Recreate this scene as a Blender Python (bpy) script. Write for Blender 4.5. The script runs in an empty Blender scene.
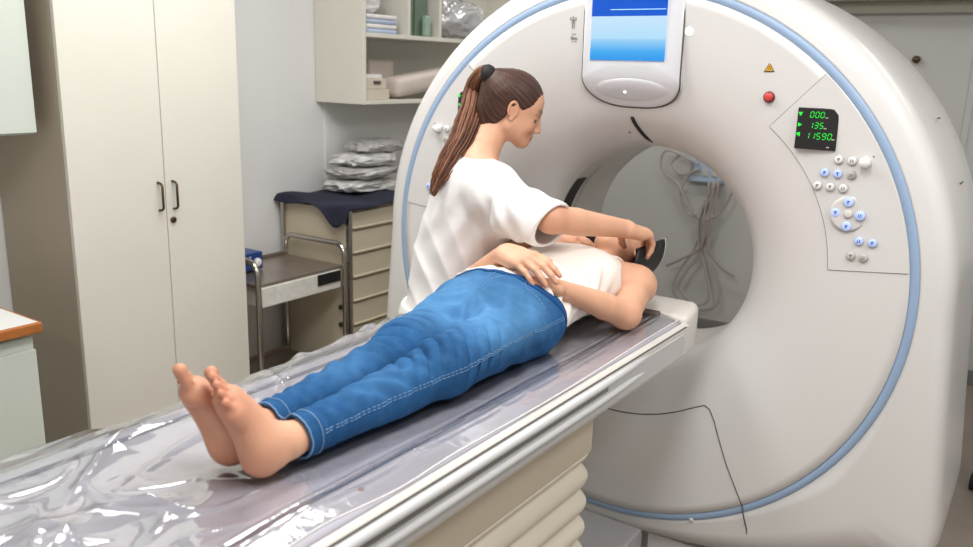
import bpy, bmesh, math, random
import numpy as np
from mathutils import Vector, Matrix
from mathutils.bvhtree import BVHTree
random.seed(7)
rng = np.random.RandomState(7)
scene = bpy.context.scene
COL = scene.collection
PI = math.pi

# ------------------------------------------------------------------ materials
def lin(r, g, b):
    f = lambda v: (v / 12.92 if v <= .04045 else ((v + .055) / 1.055) ** 2.4)
    return (f(r / 255), f(g / 255), f(b / 255), 1)
MATS = {}
def mat(name, rgb, rough=.5, metal=0, spec=.5, noise=0, nscale=8, bump=0, bscale=60, emit=0, attr=False, coat=0, sss=0):
    m = bpy.data.materials.new(name); m.use_nodes = True
    nt = m.node_tree; b = nt.nodes['Principled BSDF']
    c = lin(*rgb)
    b.inputs['Base Color'].default_value = c
    b.inputs['Roughness'].default_value = rough
    b.inputs['Metallic'].default_value = metal
    b.inputs['Specular IOR Level'].default_value = spec
    if coat: b.inputs['Coat Weight'].default_value = coat; b.inputs['Coat Roughness'].default_value = .15
    if sss:
        b.inputs['Subsurface Weight'].default_value = sss
        b.inputs['Subsurface Radius'].default_value = (.012, .005, .003)
        b.inputs['Subsurface Scale'].default_value = .6
    if emit:
        b.inputs['Emission Color'].default_value = c; b.inputs['Emission Strength'].default_value = emit
    tc = nt.nodes.new('ShaderNodeTexCoord')
    src = None
    if attr:
        a = nt.nodes.new('ShaderNodeAttribute'); a.attribute_name = 'col'; src = a.outputs['Color']
        nt.links.new(src, b.inputs['Base Color'])
    if noise:
        n = nt.nodes.new('ShaderNodeTexNoise'); n.inputs['Scale'].default_value = nscale; n.inputs['Detail'].default_value = 5
        nt.links.new(tc.outputs['Object'], n.inputs['Vector'])
        mx = nt.nodes.new('ShaderNodeMix'); mx.data_type = 'RGBA'; mx.blend_type = 'MULTIPLY'
        mx.inputs['Factor'].default_value = 1
        rp = nt.nodes.new('ShaderNodeMapRange'); rp.inputs['From Min'].default_value = .3; rp.inputs['From Max'].default_value = .7
        rp.inputs['To Min'].default_value = 1 - noise; rp.inputs['To Max'].default_value = 1 + noise * .4
        nt.links.new(n.outputs['Fac'], rp.inputs['Value'])
        if src: nt.links.new(src, mx.inputs['A'])
        else: mx.inputs['A'].default_value = c
        nt.links.new(rp.outputs['Result'], mx.inputs['B'])
        nt.links.new(mx.outputs['Result'], b.inputs['Base Color'])
    if bump:
        n2 = nt.nodes.new('ShaderNodeTexNoise'); n2.inputs['Scale'].default_value = bscale; n2.inputs['Detail'].default_value = 4
        nt.links.new(tc.outputs['Object'], n2.inputs['Vector'])
        bp = nt.nodes.new('ShaderNodeBump'); bp.inputs['Strength'].default_value = bump; bp.inputs['Distance'].default_value = .01
        nt.links.new(n2.outputs['Fac'], bp.inputs['Height']); nt.links.new(bp.outputs['Normal'], b.inputs['Normal'])
    MATS[name] = m
    return m

M_wall = mat('wall_paint', (230, 230, 229), .7, noise=.03, nscale=2)
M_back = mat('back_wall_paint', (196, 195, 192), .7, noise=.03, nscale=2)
M_ceil = mat('ceiling_paint', (235, 234, 230), .8, noise=.02)
M_floor = mat('floor_vinyl', (152, 140, 129), .35, noise=.06, nscale=5)
M_base = mat('baseboard_vinyl', (128, 126, 124), .5, noise=.05)
M_cab = mat('cabinet_laminate', (219, 216, 205), .45, noise=.03, nscale=3)
M_cabside = mat('cabinet_side_laminate', (176, 163, 144), .55, noise=.04, nscale=3)
M_mint = mat('pale_green_laminate', (203, 210, 200), .45, noise=.02, nscale=3)
M_white_lam = mat('white_laminate', (226, 226, 224), .35, noise=.02)
M_wood = mat('orange_wood_edge', (184, 112, 52), .45, noise=.3, nscale=14)
M_bronze = mat('bronze_handle', (92, 74, 58), .35, .9, noise=.1)
M_chrome = mat('chrome_steel', (190, 186, 180), .18, 1, noise=.04)
M_steel = mat('brushed_steel_sheet', (176, 165, 156), .3, .85, noise=.1, nscale=12)
M_drawer_w = mat('worn_white_enamel', (226, 224, 216), .45, noise=.12, nscale=30)
M_beige = mat('beige_enamel', (206, 196, 172), .45, noise=.04, nscale=6)
M_black = mat('black_plastic', (24, 23, 24), .45, noise=.1)
M_rubber = mat('black_rubber', (30, 29, 30), .7, noise=.1)
M_navy = mat('navy_cloth', (28, 32, 52), .85, noise=.2, nscale=40, bump=.15, bscale=300)
M_blue_dev = mat('blue_instrument_case', (24, 62, 124), .35, noise=.06)
M_silver = mat('silver_plastic', (205, 208, 210), .35, noise=.03)
M_gantry = mat('scanner_shell_white', (219, 217, 215), .32, noise=.012, nscale=2, coat=.15)
M_ring = mat('scanner_blue_trim', (150, 174, 204), .4, noise=.02)
M_seam = mat('dark_panel_gap', (84, 78, 74), .7, noise=.05)
M_liner = mat('bore_liner_grey', (206, 203, 198), .28, noise=.02)
M_bezel = mat('screen_bezel', (222, 223, 228), .25, noise=.01, coat=.2)
M_seg = mat('green_led_segment', (30, 220, 60), .5, emit=.65, noise=.02)
M_dim = mat('pale_print', (190, 178, 168), .6, noise=.05)
M_glyph = mat('grey_print', (136, 134, 132), .6, noise=.05)
M_blueglyph = mat('blue_print', (62, 86, 170), .6, noise=.05)
M_btn_w = mat('white_button', (232, 231, 230), .3, noise=.02)
M_btn_b = mat('blue_lit_button', (176, 196, 246), .3, emit=.35, noise=.02)
M_btn_g = mat('grey_button', (196, 192, 188), .3, noise=.03)
M_padring = mat('keypad_disc', (214, 211, 208), .4, noise=.02)
M_red = mat('red_button', (206, 66, 62), .35, noise=.08)
M_darkred = mat('dark_red_collar', (112, 38, 38), .4, noise=.08)
M_yellow = mat('warning_yellow', (214, 160, 30), .5, noise=.06)
M_lampw = mat('lit_indicator', (226, 250, 232), .4, emit=1.3, noise=.02)
M_star = mat('white_glowing_dot', (250, 250, 255), .4, emit=5, noise=.02)  # strongly emissive white for the dot on the bezel
M_pad = mat('table_pad', (166, 163, 172), .5, noise=.05, nscale=6)
M_piping = mat('navy_piping', (42, 46, 84), .5, noise=.08)
M_table_w = mat('table_white_shell', (206, 202, 196), .35, noise=.015)
M_table_g = mat('table_grey_panel', (188, 187, 186), .35, noise=.02)
M_rail = mat('table_rail_light', (206, 207, 208), .28, noise=.02)
M_raildark = mat('table_rail_dark_gap', (120, 116, 112), .6, noise=.05)  # dark grey of the rail groove and the scanner's foot gap
M_tbeige = mat('table_side_beige', (196, 184, 164), .5, noise=.03)
M_bellows = mat('bellows_cream', (222, 213, 196), .55, noise=.03, nscale=6)
M_plate = mat('grey_base_plate', (182, 180, 182), .45, noise=.03)
M_linen = mat('white_linen', (226, 224, 222), .85, noise=.06, nscale=20, bump=.2, bscale=80)
M_lblue = mat('pale_blue_linen', (176, 190, 214), .85, noise=.06)
M_cushion = mat('beige_vinyl_cushion', (206, 194, 184), .55, noise=.05, bump=.1, bscale=20)
M_box = mat('cream_box', (206, 196, 178), .6, noise=.06)
M_greenfold = mat('dark_green_cartons', (104, 124, 106), .6, noise=.15)
M_cable = mat('grey_cable', (172, 167, 162), .5, noise=.05)
M_cableb = mat('brown_cable', (166, 154, 146), .5, noise=.05)
M_sockets = mat('pale_blue_box', (176, 194, 214), .5, noise=.1)
M_duct = mat('cream_duct', (176, 174, 160), .6, noise=.03)
M_shoe = mat('white_shoe', (224, 222, 220), .5, noise=.05)
M_tie = mat('black_hair_tie', (22, 20, 22), .7, noise=.1)

def mat_skin(name):
    m = mat(name, (214, 160, 130), .48, spec=.35, noise=.06, nscale=22, attr=True, sss=.05, bump=.04, bscale=220)
    return m
M_skin = mat_skin('skin')

def mat_hair(name, c1, c2, scale):
    m = mat(name, c1, .48, spec=.35)
    nt = m.node_tree; b = nt.nodes['Principled BSDF']
    a = nt.nodes.new('ShaderNodeAttribute'); a.attribute_name = 'col'
    n = nt.nodes.new('ShaderNodeTexNoise'); n.inputs['Scale'].default_value = scale; n.inputs['Detail'].default_value = 3
    nt.links.new(a.outputs['Vector'], n.inputs['Vector'])
    r = nt.nodes.new('ShaderNodeValToRGB')
    r.color_ramp.elements[0].position = .35; r.color_ramp.elements[0].color = lin(*c1)
    r.color_ramp.elements[1].position = .72; r.color_ramp.elements[1].color = lin(*c2)
    nt.links.new(n.outputs['Fac'], r.inputs['Fac']); nt.links.new(r.outputs['Color'], b.inputs['Base Color'])
    return m
M_hairb = mat_hair('brown_hair', (50, 32, 26), (92, 62, 48), 9)
M_hairt = mat_hair('brown_ponytail', (70, 42, 30), (142, 90, 60), 7)
M_haird = mat_hair('dark_hair', (34, 24, 22), (60, 42, 36), 9)

def mat_cloth(name, rgb, weave=420, rough=.9, noise=.04, attr=False):
    m = mat(name, rgb, rough, spec=.2, attr=attr, noise=noise, nscale=9, bump=.12, bscale=weave)
    m.node_tree.nodes['Principled BSDF'].inputs['Sheen Weight'].default_value = 0
    return m
M_tunic = mat_cloth('white_tunic_cotton', (236, 233, 232))
M_tank = mat_cloth('white_jersey', (238, 230, 222))
M_trouser = mat_cloth('white_trouser_cotton', (226, 224, 222))
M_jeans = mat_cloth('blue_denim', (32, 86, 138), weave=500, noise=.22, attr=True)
M_stitch = mat('pale_blue_stitching', (110, 146, 184), .8, noise=.1)
M_jeansdark = mat_cloth('dark_denim_hem', (30, 76, 130), weave=500, noise=.2)

def mat_screen():
    m = mat('screen_glow', (120, 190, 250), .25)
    nt = m.node_tree; b = nt.nodes['Principled BSDF']
    b.inputs['Base Color'].default_value = (0.01, .01, .01, 1)
    tc = nt.nodes.new('ShaderNodeTexCoord'); sx = nt.nodes.new('ShaderNodeSeparateXYZ')
    nt.links.new(tc.outputs['Generated'], sx.inputs['Vector'])
    r = nt.nodes.new('ShaderNodeValToRGB'); e = r.color_ramp.elements
    e[0].position = 0; e[0].color = lin(26, 150, 236)
    e[1].position = 1; e[1].color = lin(206, 234, 252)
    for p, c in ((.12, (60, 170, 240)), (.27, (150, 208, 248)), (.29, (178, 222, 250)), (.6, (200, 230, 252))):
        x = e.new(p); x.color = lin(*c)
    nt.links.new(sx.outputs['Z'], r.inputs['Fac'])
    nt.links.new(r.outputs['Color'], b.inputs['Emission Color']); b.inputs['Emission Strength'].default_value = 1.3
    return m
M_screen = mat_screen()
M_header = mat('screen_header_blue', (8, 66, 158), .25, emit=.9, noise=.02)
M_hline = mat('screen_line', (150, 196, 240), .25, emit=.9, noise=.02)

def mat_film(name, fac_lo, rough, tint, haze=.05):
    m = bpy.data.materials.new(name); m.use_nodes = True
    nt = m.node_tree; nt.nodes.clear()
    out = nt.nodes.new('ShaderNodeOutputMaterial')
    tr = nt.nodes.new('ShaderNodeBsdfTransparent'); tr.inputs['Color'].default_value = (*tint, 1)
    gl = nt.nodes.new('ShaderNodeBsdfGlossy'); gl.inputs['Roughness'].default_value = rough
    gl.inputs['Color'].default_value = (1, 1, 1, 1)
    df = nt.nodes.new('ShaderNodeBsdfDiffuse'); df.inputs['Color'].default_value = (.85, .85, .9, 1)
    fr = nt.nodes.new('ShaderNodeFresnel'); fr.inputs['IOR'].default_value = 1.55
    mr = nt.nodes.new('ShaderNodeMath'); mr.operation = 'MULTIPLY_ADD'; mr.use_clamp = True
    mr.inputs[1].default_value = 1.8; mr.inputs[2].default_value = fac_lo
    nt.links.new(fr.outputs['Fac'], mr.inputs[0])
    n = nt.nodes.new('ShaderNodeTexNoise'); n.inputs['Scale'].default_value = 30
    tc = nt.nodes.new('ShaderNodeTexCoord'); nt.links.new(tc.outputs['Object'], n.inputs['Vector'])
    bp = nt.nodes.new('ShaderNodeBump'); bp.inputs['Strength'].default_value = .08; bp.inputs['Distance'].default_value = .01
    nt.links.new(n.outputs['Fac'], bp.inputs['Height']); nt.links.new(bp.outputs['Normal'], gl.inputs['Normal'])
    m1 = nt.nodes.new('ShaderNodeMixShader'); m1.inputs['Fac'].default_value = haze
    nt.links.new(tr.outputs[0], m1.inputs[1]); nt.links.new(df.outputs[0], m1.inputs[2])
    m2 = nt.nodes.new('ShaderNodeMixShader')
    nt.links.new(mr.outputs[0], m2.inputs['Fac'])
    nt.links.new(m1.outputs[0], m2.inputs[1]); nt.links.new(gl.outputs[0], m2.inputs[2])
    nt.links.new(m2.outputs[0], out.inputs['Surface'])
    return m
M_film = mat_film('clear_plastic_film', .05, .09, (.95, .95, .97), .14)
M_bag = mat_film('clear_bag_film', .1, .14, (.8, .8, .8), .4)

# ------------------------------------------------------------------ object helpers
def link(o, parent=None):
    COL.objects.link(o)
    if parent: o.parent = parent
    return o
def tag(o, label, cat, group=None):
    o['label'] = label; o['category'] = cat
    if group: o['group'] = group
    return o
def struct(o): o['kind'] = 'structure'; return o
def empty(name, loc, label, cat, group=None):
    o = bpy.data.objects.new(name, None); o.location = loc; o.empty_display_size = .05
    link(o); return tag(o, label, cat, group)
def finish(name, bm, m, parent=None, smooth=False, origin=None, auto=None):
    me = bpy.data.meshes.new(name)
    bmesh.ops.recalc_face_normals(bm, faces=bm.faces)
    bm.to_mesh(me); bm.free()
    return finish_me(name, me, m, parent, smooth)
def wm(o):
    m = Matrix.LocRotScale(o.location, o.rotation_euler, o.scale)
    return wm(o.parent) @ o.matrix_parent_inverse @ m if o.parent else m
def finish_me(name, me, m, parent=None, smooth=False):
    me.materials.append(m)
    if smooth: me.shade_smooth()
    o = bpy.data.objects.new(name, me)
    link(o)
    if parent:
        o.parent = parent
        o.matrix_parent_inverse = wm(parent).inverted()
    return o
def box_bm(bm, x0, x1, y0, y1, z0, z1, bev=0, seg=2):
    r = bmesh.ops.create_cube(bm, size=1)
    vs = r['verts']
    bmesh.ops.scale(bm, vec=(x1 - x0, y1 - y0, z1 - z0), verts=vs)
    bmesh.ops.translate(bm, vec=((x0 + x1) / 2, (y0 + y1) / 2, (z0 + z1) / 2), verts=vs)
    if bev:
        es = list({e for v in vs for e in v.link_edges})
        bmesh.ops.bevel(bm, geom=es, offset=bev, segments=seg, affect='EDGES', profile=.5)
def box(name, x0, x1, y0, y1, z0, z1, m, parent=None, bev=.003, seg=2, rot=None, smooth=False):
    bm = bmesh.new(); box_bm(bm, x0, x1, y0, y1, z0, z1, bev, seg)
    if rot:
        c = Vector(((x0 + x1) / 2, (y0 + y1) / 2, (z0 + z1) / 2))
        bmesh.ops.rotate(bm, cent=c, matrix=rot.to_3x3(), verts=bm.verts)
    return finish(name, bm, m, parent, smooth)
def spline(pts, n):
    """Catmull-Rom through pts, n samples per span"""
    P = [np.array(p, float) for p in pts]
    P = [2 * P[0] - P[1]] + P + [2 * P[-1] - P[-2]]
    out = []
    for i in range(1, len(P) - 2):
        for k in range(n):
            t = k / n
            out.append(.5 * (2 * P[i] + (P[i + 1] - P[i - 1]) * t + (2 * P[i - 1] - 5 * P[i] + 4 * P[i + 1] - P[i + 2]) * t * t
                             + (3 * P[i] - P[i - 1] - 3 * P[i + 1] + P[i + 2]) * t ** 3))
    out.append(P[-2])
    return out
def tube_bm(bm, pts, r, seg=10, cap=True, closed=False):
    pts = [Vector(p) for p in pts]
    n = len(pts)
    rs = r if isinstance(r, (list, tuple, np.ndarray)) else [r] * n
    rings = []
    prev = None
    for i, p in enumerate(pts):
        if closed: d = pts[(i + 1) % n] - pts[i - 1]
        else: d = pts[min(i + 1, n - 1)] - pts[max(i - 1, 0)]
        d.normalize()
        if prev is None:
            a = Vector((0, 0, 1)) if abs(d.z) < .9 else Vector((1, 0, 0))
            u = d.cross(a).normalized()
        else:
            u = (prev - d * prev.dot(d)).normalized()
        prev = u; v = d.cross(u)
        rings.append([bm.verts.new(p + (u * math.cos(2 * PI * k / seg) + v * math.sin(2 * PI * k / seg)) * rs[i]) for k in range(seg)])
    m = n if closed else n - 1
    for i in range(m):
        a, b = rings[i], rings[(i + 1) % n]
        for k in range(seg):
            bm.faces.new((a[k], a[(k + 1) % seg], b[(k + 1) % seg], b[k]))
    if cap and not closed:
        bm.faces.new(rings[0][::-1]); bm.faces.new(rings[-1])
def tube(name, pts, r, m, parent=None, seg=10, closed=False):
    bm = bmesh.new(); tube_bm(bm, pts, r, seg, True, closed)
    return finish(name, bm, m, parent, True)
def loft(name, rings, m, parent=None, smooth=True, closed=True, cap0=False, cap1=False):
    bm = bmesh.new()
    R = [[bm.verts.new(p) for p in r] for r in rings]
    n = len(R[0])
    for a, b in zip(R, R[1:]):
        for k in range(n if closed else n - 1):
            bm.faces.new((a[k], a[(k + 1) % n], b[(k + 1) % n], b[k]))
    if cap0: bm.faces.new(R[0])
    if cap1: bm.faces.new(R[-1])
    return finish(name, bm, m, parent, smooth)
def disc_y(name, x, z, y, r, th, m, parent=None, dome=.3, seg=24):
    """button facing -Y: a low dome of radius r whose back sits at y"""
    prof = [(r, y + .002), (r, y - th * (1 - dome)), (r * .85, y - th * (1 - dome * .3)), (r * .5, y - th)]
    rings = [[(x + a * math.cos(t), b, z + a * math.sin(t)) for t in np.linspace(0, 2 * PI, seg, endpoint=False)] for a, b in prof]
    return loft(name, rings, m, parent, True, True, True, True)

# ------------------------------------------------------------------ implicit surfaces (limbs, cloth, faces)
def V(*a): return np.array(a, float)
def nrm(v): v = np.asarray(v, float); return v / np.linalg.norm(v)
class Field:
    def __init__(s, lo, hi, h):
        s.h = h; s.lo = np.array(lo, float)
        s.n = np.ceil((np.array(hi) - s.lo) / h).astype(int) + 1
        s.f = np.ones(s.n, np.float32)
    def block(s, lo, hi):
        a = np.clip(np.floor((np.array(lo) - s.lo) / s.h).astype(int), 0, s.n - 1)
        b = np.clip(np.ceil((np.array(hi) - s.lo) / s.h).astype(int) + 1, 1, s.n)
        sl = tuple(slice(int(i), int(j)) for i, j in zip(a, b))
        ax = [(s.lo[i] + s.h * np.arange(a[i], b[i])).astype(np.float32) for i in range(3)]
        return sl, ax[0][:, None, None], ax[1][None, :, None], ax[2][None, None, :]
    def put(s, lo, hi, fn, k=.01, op='u'):
        m = k + 3 * s.h
        sl, X, Y, Z = s.block(np.array(lo) - m, np.array(hi) + m)
        if 0 in s.f[sl].shape: return s
        d = fn(X, Y, Z); f = s.f[sl]
        if op == 'u':
            h = np.maximum(k - np.abs(f - d), 0) / k
            s.f[sl] = np.minimum(f, d) - h * h * k * .25
        elif op == 's':
            d = -d; h = np.maximum(k - np.abs(f - d), 0) / k
            s.f[sl] = np.maximum(f, d) + h * h * k * .25
        return s
    def cone(s, a, b, ra, rb, k=.01, op='u', flat=None):
        fn, lo, hi = cone_fn(a, b, ra, rb, flat); return s.put(lo, hi, fn, k, op)
    def chain(s, pts, rs, k=.01, op='u', flat=None):
        fs = [cone_fn(pts[i], pts[i + 1], rs[i], rs[i + 1], flat) for i in range(len(pts) - 1)]
        lo = np.min([f[1] for f in fs], 0); hi = np.max([f[2] for f in fs], 0)
        def fn(X, Y, Z):
            d = None
            for f in fs:
                e = f[0](X, Y, Z); d = e if d is None else smin(d, e, .004)
            return d
        return s.put(lo, hi, fn, k, op)
    def ell(s, c, r, k=.01, op='u', axes=None):
        fn, lo, hi = ell_fn(c, r, axes); return s.put(lo, hi, fn, k, op)
    def cut(s, p, n, k=.004, lo=None, hi=None):
        """keep the half space (x-p).n < 0 inside the box lo..hi"""
        p = np.array(p, float); n = nrm(n)
        hi_ = s.lo + s.h * s.n
        sl, X, Y, Z = s.block(s.lo if lo is None else lo, hi_ if hi is None else hi)
        d = ((X - p[0]) * n[0] + (Y - p[1]) * n[1] + (Z - p[2]) * n[2]).astype(np.float32)
        f = s.f[sl]; d = np.broadcast_to(d, f.shape)
        h = np.maximum(k - np.abs(f - d), 0) / k
        s.f[sl] = np.maximum(f, d) + h * h * k * .25
        return s
    def child(s, lo, hi):
        a = np.clip(np.floor((np.array(lo) - s.lo) / s.h).astype(int), 0, s.n - 1)
        b = np.clip(np.ceil((np.array(hi) - s.lo) / s.h).astype(int) + 1, 1, s.n)
        c = Field.__new__(Field); c.h = s.h; c.lo = s.lo + a * s.h; c.n = b - a; c.off = a
        c.f = np.ones(c.n, np.float32); return c
    def merge(s, c, k=.004):
        sl = tuple(slice(int(i), int(i + n)) for i, n in zip(c.off, c.n))
        f = s.f[sl]; h = np.maximum(k - np.abs(f - c.f), 0) / k
        s.f[sl] = np.minimum(f, c.f) - h * h * k * .25
        return s
    def disp(s, fn, band=.025):
        idx = np.nonzero(np.abs(s.f) < band)
        P = s.lo + np.stack(idx, -1) * s.h
        s.f[idx] += fn(P).astype(np.float32)
        return s
    def mesh(s, name):
        f = s.f
        f[0] = f[-1] = 1; f[:, 0] = f[:, -1] = 1; f[:, :, 0] = f[:, :, -1] = 1
        g = f < 0
        cs = [(0, 0, 0), (1, 0, 0), (0, 1, 0), (1, 1, 0), (0, 0, 1), (1, 0, 1), (0, 1, 1), (1, 1, 1)]
        nx, ny, nz = f.shape
        cnt = np.zeros((nx - 1, ny - 1, nz - 1), np.int8)
        for c in cs: cnt += g[c[0]:nx - 1 + c[0], c[1]:ny - 1 + c[1], c[2]:nz - 1 + c[2]]
        cell = np.nonzero((cnt > 0) & (cnt < 8))
        C = np.stack(cell, -1)
        vals = np.stack([f[C[:, 0] + c[0], C[:, 1] + c[1], C[:, 2] + c[2]] for c in cs], -1)
        pos = np.zeros((len(C), 3)); num = np.zeros(len(C))
        ca = np.array(cs, float)
        for i in range(8):
            for j in range(i + 1, 8):
                if abs(ca[i] - ca[j]).sum() != 1: continue
                a, b = vals[:, i], vals[:, j]
                x = (a < 0) != (b < 0)
                t = np.where(x, a / np.where(x, a - b, 1), 0)
                pos += np.where(x[:, None], ca[i] + t[:, None] * (ca[j] - ca[i]), 0); num += x
        co = s.lo + (C + pos / num[:, None]) * s.h
        ids = np.full(cnt.shape, -1, np.int32); ids[cell] = np.arange(len(C))
        quads = []
        for ax in range(3):
            o = [0, 0, 0]; o[ax] = 1
            a = g[:nx - o[0], :ny - o[1], :nz - o[2]]; b = g[o[0]:, o[1]:, o[2]:]
            E = np.stack(np.nonzero(a != b), -1)
            inside = a[tuple(E.T)]
            u, w = [(1, 2), (2, 0), (0, 1)][ax]
            def sh(du, dw):
                q = E.copy(); q[:, u] -= du; q[:, w] -= dw
                return ids[tuple(q.T)]
            q = np.stack([sh(1, 1), sh(0, 1), sh(0, 0), sh(1, 0)], -1)
            q[~inside] = q[~inside][:, ::-1]
            quads.append(q)
        q = np.concatenate(quads)
        q = q[(q >= 0).all(1)]
        # one relaxing pass for a clean surface
        for lam in (.5, -.45):
            acc = np.zeros_like(co); dg = np.zeros(len(co))
            for i in range(4):
                a, b = q[:, i], q[:, (i + 1) % 4]
                np.add.at(acc, a, co[b]); np.add.at(dg, a, 1)
                np.add.at(acc, b, co[a]); np.add.at(dg, b, 1)
            co = co + lam * (acc / np.maximum(dg, 1)[:, None] - co)
        me = bpy.data.meshes.new(name)
        me.vertices.add(len(co)); me.vertices.foreach_set('co', co.astype(np.float32).ravel())
        me.loops.add(q.size); me.loops.foreach_set('vertex_index', q.ravel().astype(np.int32))
        me.polygons.add(len(q)); me.polygons.foreach_set('loop_start', np.arange(0, q.size, 4, dtype=np.int32))
        me.polygons.foreach_set('loop_total', np.full(len(q), 4, np.int32))
        me.update(calc_edges=True); me.validate()
        return me, co
def smin(a, b, k):
    h = np.maximum(k - np.abs(a - b), 0) / k
    return np.minimum(a, b) - h * h * k * .25
def cone_fn(a, b, ra, rb, flat=None):
    a = np.array(a, float); b = np.array(b, float); ba = b - a; L2 = max(ba @ ba, 1e-9)
    m = max(ra, rb)
    if flat is not None: fn_, fs = nrm(flat[0]), flat[1]
    def fn(X, Y, Z):
        px, py, pz = X - a[0], Y - a[1], Z - a[2]
        t = np.clip((px * ba[0] + py * ba[1] + pz * ba[2]) / L2, 0, 1)
        px = px - t * ba[0]; py = py - t * ba[1]; pz = pz - t * ba[2]
        q = px * px + py * py + pz * pz
        r = ra + (rb - ra) * t
        if flat is None: return (np.sqrt(q) - r).astype(np.float32)
        n = px * fn_[0] + py * fn_[1] + pz * fn_[2]
        l = np.sqrt(q + n * n * (1 / fs ** 2 - 1))
        g = np.sqrt(q + n * n * (1 / fs ** 4 - 1)) + 1e-6
        return ((l - r) * np.minimum(l / g, 1)).astype(np.float32)
    return fn, np.minimum(a, b) - m, np.maximum(a, b) + m
def ell_fn(c, r, axes=None):
    c = np.array(c, float); r = np.array(r, float)
    A = np.eye(3) if axes is None else np.array([nrm(v) for v in axes])
    ext = np.sqrt((A * A * (r ** 2)[:, None]).sum(0))
    def fn(X, Y, Z):
        px, py, pz = X - c[0], Y - c[1], Z - c[2]
        k0 = 0; k1 = 0
        for i in range(3):
            u = px * A[i, 0] + py * A[i, 1] + pz * A[i, 2]
            k0 = k0 + (u / r[i]) ** 2; k1 = k1 + (u / r[i] ** 2) ** 2
        k0 = np.sqrt(k0); k1 = np.sqrt(k1) + 1e-6
        return (k0 * (k0 - 1) / k1).astype(np.float32)
    return fn, c - ext, c + ext
def wob(P, freq, seed, n=7):
    """smooth pseudo noise in about -1..1"""
    r = np.random.RandomState(seed); o = np.zeros(len(P))
    for i in range(n):
        d = r.normal(size=3); d /= np.linalg.norm(d)
        o += np.sin(P @ d * freq * (.6 + .9 * r.rand()) + r.rand() * 7 + .8 * np.sin(P @ r.normal(size=3) * freq * .4))
    return o / n * 1.6
def set_col(me, cols):
    a = me.color_attributes.new('col', 'FLOAT_COLOR', 'POINT')
    c = np.ones((len(cols), 4), np.float32); c[:, :3] = cols
    a.data.foreach_set('color', c.ravel())
def gauss(co, c, r):
    return np.exp(-((co - np.array(c)) ** 2).sum(1) / (2 * r * r))

def rot(v, ax, a):
    ax = nrm(ax); v = np.asarray(v, float)
    return v * math.cos(a) + np.cross(ax, v) * math.sin(a) + ax * (ax @ v) * (1 - math.cos(a))

def hand(F, wrist, d, dorsal, thumb, L=.175, curl=((.25, .35, .25),) * 4, spread=(.10, .03, -.04, -.12), tcurl=(.5, .35), tips=None, tdrop=.3):
    """palm with four metacarpals, four separate unequal fingers and a thumb off the palm's side"""
    d = nrm(d); dorsal = nrm(np.asarray(dorsal) - d * (d @ dorsal)); lat = np.cross(dorsal, d)
    if lat @ np.asarray(thumb) < 0: lat = -lat
    s = L / .175; w = np.asarray(wrist, float)
    off = (.027, .009, -.009, -.026); ml = (.084, .087, .082, .074)
    segs = ((.040, .024, .020), (.044, .028, .021), (.040, .026, .021), (.031, .019, .018))
    rad = (.0086, .0088, .0083, .0074)
    kn = []
    for i in range(4):
        a = w + lat * off[i] * .5 * s
        b = w + (d * ml[i] + lat * off[i] + dorsal * (.002 if i in (1, 2) else -.002)) * s
        F.cone(a, b, .0155 * s, .0112 * s, k=.014 * s)
        kn.append(b)
    F.cone(w + lat * .012 * s - dorsal * .004 * s, w + (lat * .024 + d * .035 - dorsal * .008) * s, .017 * s, .015 * s, k=.014 * s)
    F.cone(w - lat * .012 * s - dorsal * .004 * s, w + (-lat * .022 + d * .045 - dorsal * .008) * s, .015 * s, .012 * s, k=.014 * s)
    nails = []
    for i in range(4):
        dd = rot(d, dorsal, 0); dd = nrm(d + lat * spread[i]); ax = np.cross(dd, dorsal)
        if rot(dd, ax, .3) @ dorsal > 0: ax = -ax
        p = kn[i] - dd * .012 * s; pts = [p, kn[i]]; rs = [rad[i] * 1.05 * s, rad[i] * 1.12 * s]
        for j in range(3):
            dd = rot(dd, ax, curl[i][j]); p = pts[-1] + dd * segs[i][j] * s
            pts.append(p); rs.append(rad[i] * (1.0, .94, .78)[j] * s)
        fs = [cone_fn(pts[q], pts[q + 1], rs[q], rs[q + 1]) for q in range(len(pts) - 1)]
        lo = np.min([f[1] for f in fs], 0); hi = np.max([f[2] for f in fs], 0)
        def fn(X, Y, Z, fs=fs):
            e = fs[0][0](X, Y, Z)
            for f in fs[1:]: e = smin(e, f[0](X, Y, Z), .003)
            return e
        F.put(lo, hi, fn, .0035 * s)
        nd = np.cross(ax, dd)
        if nd @ np.cross(ax, d) < 0: pass
        nails.append((pts[-1] - dd * .003 * s, rs[-1]))
    b0 = w + (lat * .016 + d * .014 - dorsal * .006) * s
    t1 = nrm(lat * .72 + d * .72 - dorsal * tdrop)
    p1 = b0 + t1 * .044 * s
    t2 = nrm(t1 * (1 - tcurl[0]) + d * tcurl[0] - dorsal * .15); p2 = p1 + t2 * .031 * s
    t3 = nrm(t2 * (1 - tcurl[1]) + (d - lat * .3) * tcurl[1]); p3 = p2 + t3 * .024 * s
    F.cone(b0, p1, .0145 * s, .0115 * s, k=.012 * s)
    F.chain([p1, p2, p3], [.0108 * s, .0098 * s, .0078 * s], k=.004 * s)
    return kn, nails

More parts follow.
